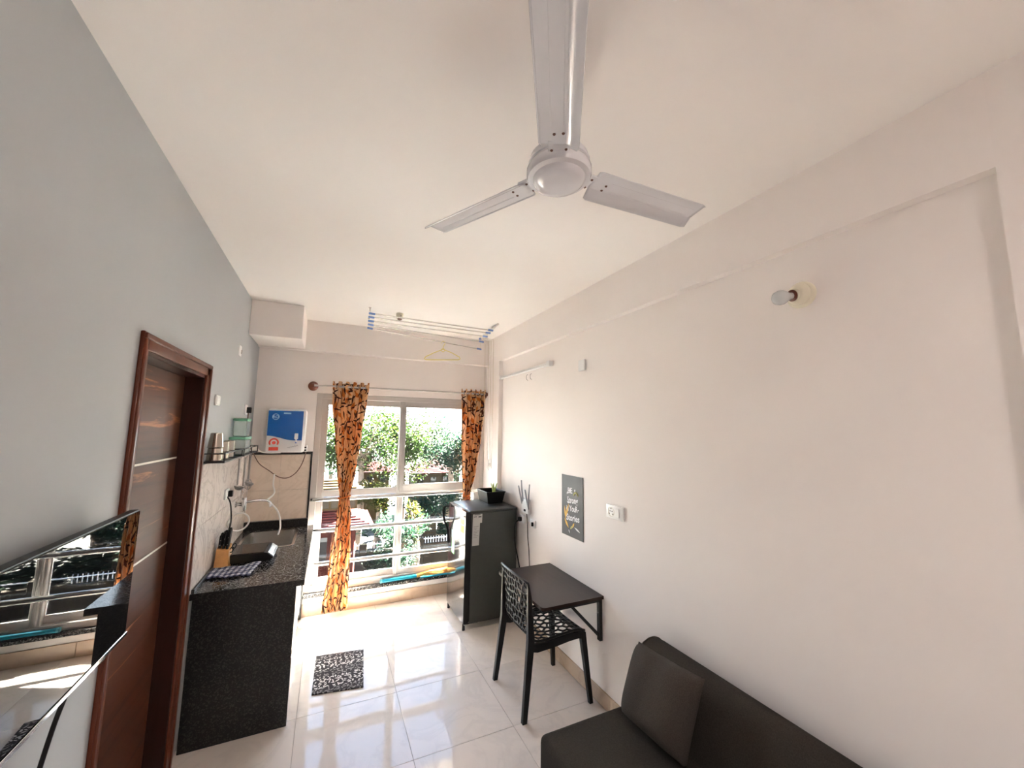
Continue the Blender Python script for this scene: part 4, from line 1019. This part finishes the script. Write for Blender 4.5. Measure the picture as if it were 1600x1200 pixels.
arm = [(hx, hy, hz-.082), (hx-.10, hy, hz-.130), (hx-.185, hy, hz-.180), (hx-.200, hy, hz-.205), (hx-.18, hy, hz-.212), (hx, hy, hz-.198), (hx+.175, hy, hz-.182), (hx+.196, hy, hz-.170), (hx+.185, hy, hz-.150), (hx+.10, hy, hz-.112)]
obj('frame', MB().tube(arm, .0048, 8, closed=True), m_yel, hg, True)

# ---------------------------------------------------------------- curtains
RY, RZ = 4.305, 2.215
cr_ = thing('curtain_rod', (.76, RY, RZ), 'thin white curtain rod with round brown wooden ends above the window', 'curtain rod')
obj('rod', MB().tube([(-.175, RY, RZ), (1.682, RY, RZ)], .0095, 12), m_white, cr_, 50)
for x, s_ in ((-.175, 1), (1.668, 1)):
    obj('wooden_bracket', MB().lathe([(.042, 0), (.046, .006), (.046, .018), (.036, .028), (.018, .034)], (x, YW-.001, RZ), (0, -1, 0), 24) if x > 0 else MB().lathe([(.046, 0), (.048, .006), (.046, .016), (.034, .026), (.016, .034)], (x, YW-.001, RZ), (0, -1, 0), 24), m_brown, cr_, 40)
    obj('bracket_arm', MB().tube([(x, YW-.03, RZ), (x, RY, RZ)], .011, 8).lathe([(.018, -.010), (.022, -.004), (.022, .012)], (x, RY, RZ), (1, 0, 0), 16), m_brown, cr_, 40)
def curtain(label, keys, folds, tie_z, amp, width, y0):
    c = thing('curtain', (keys[0][1], y0, keys[-1][0]), label, 'curtain', 'leaf print curtains at the window')
    def interp(z):
        for a, b in zip(keys, keys[1:]):
            if a[0] >= z >= b[0]:
                t_ = (a[0]-z)/(a[0]-b[0]); t_ = t_*t_*(3-2*t_) if True else t_
                return [a[i]*(1-t_)+b[i]*t_ for i in range(1, 4)]
        return list(keys[-1][1:])
    zt, zb = keys[0][0], keys[-1][0]
    def f(u, v):
        z = zt + (zb-zt)*v; l, r, am = interp(z)
        ph = folds*2*PI*u
        y = y0 + am*math.sin(ph) + am*.35*math.sin(2.3*ph+1+2.0*v)
        x = l + (r-l)*u + .10*(r-l)/folds*math.sin(2*ph)
        if v < .02: z += .012*math.cos(ph*1.0)
        return Vector((x, y, z))
    obj('cloth', MB().grid(f, folds*16+1, 90, lambda u, v: (u*width, (1-v)*(zt-zb))), m_curtain, c, True, solid=.0015)
    l, r, am = interp(tie_z)
    obj('tieback', MB().tube([((l+r)/2+(r-l)*.56*math.cos(a), y0+.040*math.sin(a), tie_z+.012*math.cos(a)) for a in [2*PI*k/20 for k in range(20)]], .007, 6, closed=True), m_curtain, c, True)
    for k in range(folds):
        x = keys[0][1] + (keys[0][2]-keys[0][1])*(k+.5)/folds
        obj('eyelet', MB().tube([(x+.004*math.sin(a*2), RY+.021*math.cos(a), RZ+.021*math.sin(a)) for a in [2*PI*q/16 for q in range(16)]], .0045, 6, closed=True), m_steel, c, True)
curtain('orange leaf print curtain tied in the middle, hanging left of the window centre',
        [(2.258, .003, .352, .024), (2.05, .010, .335, .024), (1.70, .055, .300, .024), (1.35, .095, .265, .020), (1.115, .128, .226, .014), (.90, .115, .248, .018), (.45, .075, .262, .022), (.045, .036, .262, .024)], 5, 1.115, .02, .55, RY)
curtain('darker orange leaf print curtain tied narrow, hanging behind the fridge',
        [(2.258, 1.362, 1.655, .024), (2.05, 1.368, 1.650, .024), (1.70, 1.378, 1.610, .024), (1.35, 1.392, 1.560, .020), (1.06, 1.412, 1.500, .014), (.85, 1.405, 1.515, .018), (.45, 1.39, 1.54, .022), (.045, 1.38, 1.55, .024)], 5, 1.06, .02, .50, RY)

# ---------------------------------------------------------------- mat and brooms
dm = obj('doormat', MB().prism([(.0, 0), (.325, -.052), (.362, .438), (.015, .482)], (0, 0, .008), (.0, 3.142, .001)), m_mat)
tag(dm, 'black and white patterned doormat on the floor before the window', 'mat')
br1 = thing('broom', (.9, 4.40, .20), 'broom with teal handle and straw brush lying on the window sill', 'broom')
hb = [(.575, 4.400, .222), (.945, 4.405, .228)]
obj('handle', MB().tube(hb, .018, 12), m_teal, br1, 50)
obj('handle_cap', MB().tube([(.572, 4.400, .222), (.590, 4.4003, .2223)], .0195, 12), M('pale teal cap', (.12, .36, .44), .4), br1, 50)
bst = MB()
for k in range(60):
    a = random.uniform(0, 2*PI); r = .016*math.sqrt(random.random()); e = 2.6*r
    bst.tube([(.94, 4.405+r*math.cos(a), .228+r*math.sin(a)), (1.08, 4.405+e*math.cos(a)*.8, max(.212, .236+e*math.sin(a)*.8)), (1.34+random.uniform(-.03, .03), 4.405+e*math.cos(a)*1.1, max(.212, .240+e*math.sin(a)*1.1))], [.003, .004, .0025], 4)
obj('bristles', bst, m_broom, br1, kind='stuff')
br2 = thing('floor_squeegee', (1.30, 4.41, .20), 'teal handled squeegee on the sill behind the fridge', 'squeegee')
obj('handle', MB().tube([(.98, 4.362, .218), (1.50, 4.366, .220)], .010, 10), m_teal, br2, 50); obj('head', MB().rbox(1.49, 1.53, 4.345, 4.385, .203, .26, .004, 1), m_teal, br2)

# ---------------------------------------------------------------- outdoors
GZ = -4.2
tag(obj('ground', MB().box(-40, 70, 4.9, 110, GZ-.2, GZ), m_asph), kind='structure')
tag(obj('garden_bed', MB().box(-14, 30, 17.6, 60, GZ, GZ+.12), m_dirt), kind='structure')
def crown_mesh(seed, rx, rz, n, leaf):
    rnd = random.Random(seed); mb = MB()
    lobes = [(Vector((rnd.gauss(0, .42)*rx, rnd.gauss(0, .42)*rx, rnd.gauss(0, .40)*rz)), rnd.uniform(.32, .52)) for _ in range(22)]
    V_, F_ = [], []
    for i in range(n):
        c, s_ = lobes[i % len(lobes)]
        d = Vector((rnd.gauss(0, 1), rnd.gauss(0, 1), rnd.gauss(0, 1))).normalized()*(rnd.random()**.4)
        p = c + Vector((d.x*rx*s_, d.y*rx*s_, d.z*rz*s_))
        a = Vector((rnd.gauss(0, 1), rnd.gauss(0, 1), rnd.gauss(0, .6))).normalized(); b = a.cross(Vector((rnd.gauss(0, 1), rnd.gauss(0, 1), rnd.gauss(0, 1)))).normalized()
        L = leaf*rnd.uniform(.7, 1.3); W = L*.42; k = len(V_)
        V_ += [p-a*L, p+b*W, p+a*L, p-b*W]; F_.append((k, k+1, k+2, k+3))
    mb.v = [tuple(v) for v in V_]; mb.f = F_; return mb, lobes
def tree(x, y, zc, rx, rz, n, leaf, mat, label, seed, group=None):
    t = thing('tree', (x, y, GZ), label, 'tree', group)
    mb, lobes = crown_mesh(seed, rx, rz, n, leaf)
    mb.v = [(v[0]+x, v[1]+y, v[2]+zc) for v in mb.v]
    obj('foliage', mb, mat, t, kind='stuff', recalc=False)
    tk = MB(); top = Vector((x, y, zc))
    tk.tube([(x, y, GZ), (x+.1, y, (GZ+zc)/2), (x, y, zc-.2)], [.22, .17, .10], 8)
    obj('trunk', tk, m_bark, t, True)
    bb = MB()
    for c, s_ in lobes[::2]: bb.tube([(x, y, zc-rz*.5), (x+c.x*.6, y+c.y*.6, zc+c.z*.6-.1), (x+c.x*1.1, y+c.y*1.1, zc+c.z*1.1+.2)], [.07, .04, .015], 5)
    obj('branches', bb, m_bark, t, True)
    return t
GT = 'garden trees beyond the window'
for (x, y, zc, rx, rz, n, leaf, mm, lab) in [
    (1.5, 21, .85, 2.1, 1.75, 7000, .085, m_leafA, 'bright green leafy tree outside, behind the left window pane'),
    (6.1, 21, 1.05, 2.1, 1.70, 7000, .085, m_leafB, 'blue green leafy tree outside, behind the right window pane'),
    (3.9, 23, 1.25, 2.0, 1.8, 7000, .085, m_leafA, 'bright green tree outside between the two panes'),
    (-1.8, 22, .9, 2.0, 2.4, 4200, .09, m_leafB, 'blue green tree outside at the left edge of the window'),
    (9.6, 22, .8, 2.4, 2.6, 5000, .09, m_leafA, 'bright green tree outside at the right beyond the curtain'),
    (2.7, 15.4, -2.25, 1.0, .95, 4200, .06, m_leafB, 'dark rounded tree standing in front of the red pavilion'),
    (5.2, 19.6, -1.75, 1.7, .75, 5600, .075, m_leafB, 'low dark tree in front of the red roofed houses'),
    (3.35, 16.3, -1.9, .45, .75, 1800, .06, m_leafC, 'small yellow green tree beside the dark rounded tree'),
    (2.4, 20.5, -1.45, 1.2, .65, 3600, .075, m_leafC, 'small yellow flowering tree below the red roofs'),
    (12.5, 24, .6, 2.8, 2.6, 4200, .10, m_leafB, 'large blue green tree far to the right outside'),
    (0.2, 30, .6, 3.2, 2.1, 4200, .11, m_leafB, 'distant blue green tree behind the bright left tree'),
    (7.5, 33, .6, 3.6, 2.1, 4600, .11, m_leafA, 'distant green tree behind the red roofed houses'),
    (4.4, 34, .7, 2.6, 2.3, 3600, .11, m_leafB, 'distant blue green tree in the gap between the panes'),
    (8.8, 19.6, .0, 2.0, 2.6, 7500, .095, m_leafB, 'added tall dense shade tree outside to the right, nearest the street'),  # last four trees added to shade the street; also mirrored in the television
    (11.6, 16.8, .6, 2.4, 2.8, 7500, .10, m_leafA, 'added tall bright shade tree outside far to the right of the street'),
    (9.8, 13.2, .2, 1.9, 2.4, 6000, .095, m_leafA, 'added leafy shade tree outside to the right on this side of the street'),
    (7.0, 15.2, -2.2, 1.2, 1.2, 3500, .08, m_leafB, 'added low round shade tree outside to the right beside the street')]:
    tree(x, y, zc, rx, rz, n, leaf, mm, lab, int(x*31+y*7), GT)

def hip_roof(x0, x1, y0, y1, z0, z1, courses):
    mb = MB(); cx_, hw = (x0+x1)/2, (x1-x0)/2; cy_, hd_ = (y0+y1)/2, (y1-y0)/2
    for k in range(courses):
        a, b = k/courses, (k+1)/courses
        def R_(t, up): 
            s_ = 1-t*.97; rx_ = max(hw-hd_*t*.9, .05); return (cx_-rx_, cx_+rx_, cy_-hd_*s_, cy_+hd_*s_, z0+(z1-z0)*t+up)
        A_, B_ = R_(a, .05), R_(b, 0.0)
        lo = [(A_[0], A_[2], A_[4]), (A_[1], A_[2], A_[4]), (A_[1], A_[3], A_[4]), (A_[0], A_[3], A_[4])]
        hi = [(B_[0], B_[2], B_[4]), (B_[1], B_[2], B_[4]), (B_[1], B_[3], B_[4]), (B_[0], B_[3], B_[4])]
        un = [(p[0], p[1], p[2]-.06) for p in lo]
        mb.add(un + lo + hi, [(3,2,1,0)] + [(i, (i+1) % 4, 4+(i+1) % 4, 4+i) for i in range(4)] + [(4+i, 4+(i+1) % 4, 8+(i+1) % 4, 8+i) for i in range(4)] + [(8, 9, 10, 11)])
    return mb
def house(x0, x1, y0, y1, ze, zr, label, wallm, seed):
    h = thing('house', ((x0+x1)/2, (y0+y1)/2, GZ), label, 'house', 'red roofed houses among the trees')
    w = obj('walls', MB().box(x0+.25, x1-.25, y0+.25, y1-.25, GZ, ze+.02), wallm, h)
    obj('roof', hip_roof(x0, x1, y0, y1, ze, zr, 9), m_redtile, h, label='red tiled hip roof')
    n = max(2, int((x1-x0)/.9))
    for k in range(n):
        cx_ = x0+.25+(x1-x0-.5)*(k+.5)/n
        f = obj('window', MB().box(cx_-.22, cx_+.22, y0+.22, y0+.25, ze-.75, ze-.2), m_cream, h); obj('pane', MB().box(cx_-.17, cx_+.17, y0+.212, y0+.222, ze-.70, ze-.25), m_blackgl, f)
house(1.75, 3.75, 25, 27, -.85, -.28, 'house with a small red hip roof seen in the left pane', m_gold, 1)
house(4.80, 7.70, 25, 27.5, -1.02, -.30, 'house with a wide red roof seen in the right pane', m_cream, 2)
house(2.2, 3.1, 29, 31, .42, .75, 'tiny red roof high among the trees in the left pane', m_gold, 3)
house(7.0, 9.2, 28, 30, -.45, .0, 'farther red roofed house behind the right curtain', m_cream, 4)
# pavilion with red roof
pv = thing('pavilion', (.3, 14.6, GZ), 'red roofed pavilion with ochre fascia behind the left curtain', 'pavilion')
obj('walls', MB().box(-1.4, .95, 14.2, 15.6, GZ, -1.3), m_redpaint, pv)
obj('roof', hip_roof(-2.0, 1.50, 13.6, 16.2, -1.36, -.86, 9), m_redtile, pv, label='red tiled lower roof')
obj('upper_walls', MB().box(-1.5, 1.0, 14.4, 15.4, -.90, -.42), m_gold, pv, label='ochre upper storey')
for k in range(6): obj('fascia_panel', MB().rbox(-1.4+.40*k, -1.06+.40*k, 14.37, 14.41, -.84, -.60, .01, 1), m_cream, pv)
obj('cornice', MB().box(-1.6, 1.1, 14.30, 15.5, -.55, -.48).box(-1.6, 1.1, 14.30, 15.5, -.42, -.37), m_gold, pv)
obj('upper_roof', hip_roof(-1.7, 1.2, 14.1, 15.7, -.37, .05, 6), m_gold, pv, label='ochre stepped upper roof')
for x in (-1.3, -.5, .3, .9): obj('column', MB().lathe([(.09, GZ), (.08, -1.4)], (x, 13.95, 0), (0, 0, 1), 10), m_redpaint, pv)
for x in (-.9, -.1, .6): obj('window', MB().box(x-.25, x+.25, 14.17, 14.2, -2.4, -1.7), m_blackgl, pv)
# boundary walls
bw_ = thing('boundary_wall', (3.5, 17, GZ), 'tan boundary wall with spiked railing across the street', 'wall')
obj('wall_base', MB().box(-6, 12, 17.0, 17.2, GZ, -3.02), m_tan, bw_)
for k in range(7): obj('pillar', MB().rbox(-3+k*2.25-.14, -3+k*2.25+.14, 16.93, 17.27, GZ, -2.78, .02, 1), m_cream, bw_)
obj('rail', MB().box(-6, 12, 17.08, 17.11, -2.86, -2.83), m_whitep, bw_)
spk = MB()
for k in range(98): spk.tube([(-5.9+k*.115, 17.095, -3.03), (-5.9+k*.115, 17.095, -2.76)], [.014, .006], 4)
obj('spikes', spk, m_whitep, bw_, kind='stuff')
kz = thing('street_kiosk', (4.1, 18.2, GZ), 'ochre street kiosk behind the spiked railing', 'kiosk')
obj('cabin', MB().rbox(3.75, 4.65, 17.9, 18.7, GZ, -2.35, .02, 1), m_gold, kz)
obj('roof_slab', MB().rbox(3.65, 4.75, 17.8, 18.8, -2.35, -2.25, .01, 1), m_redpaint, kz)
for k in range(5): obj('slat', MB().rbox(3.78, 4.62, 17.87, 17.90, -3.1+k*.145, -3.0+k*.145, .008, 1), m_cream, kz)
bd = thing('notice_board', (.9, 15.9, GZ), 'dark grey notice board standing on the pavement', 'sign')
obj('panel', MB().rbox(.2, 2.0, 15.88, 15.94, -3.55, -2.95, .01, 1), m_ink, bd)
for x in (.3, 1.9): obj('post', MB().box(x-.04, x+.04, 15.94, 16.0, GZ, -2.95), m_cream, bd)
sh_ = obj('shrub', (lambda mb: (setattr(mb, 'v', [(v[0]*3.2+6.0, v[1]*.6+18.6, v[2]-3.0) for v in mb.v]), mb)[1])(crown_mesh(77, 1.0, .7, 3500, .06)[0]), m_leafB, kind='stuff', recalc=False)
tag(sh_, 'long dark hedge behind the boundary wall', 'hedge')
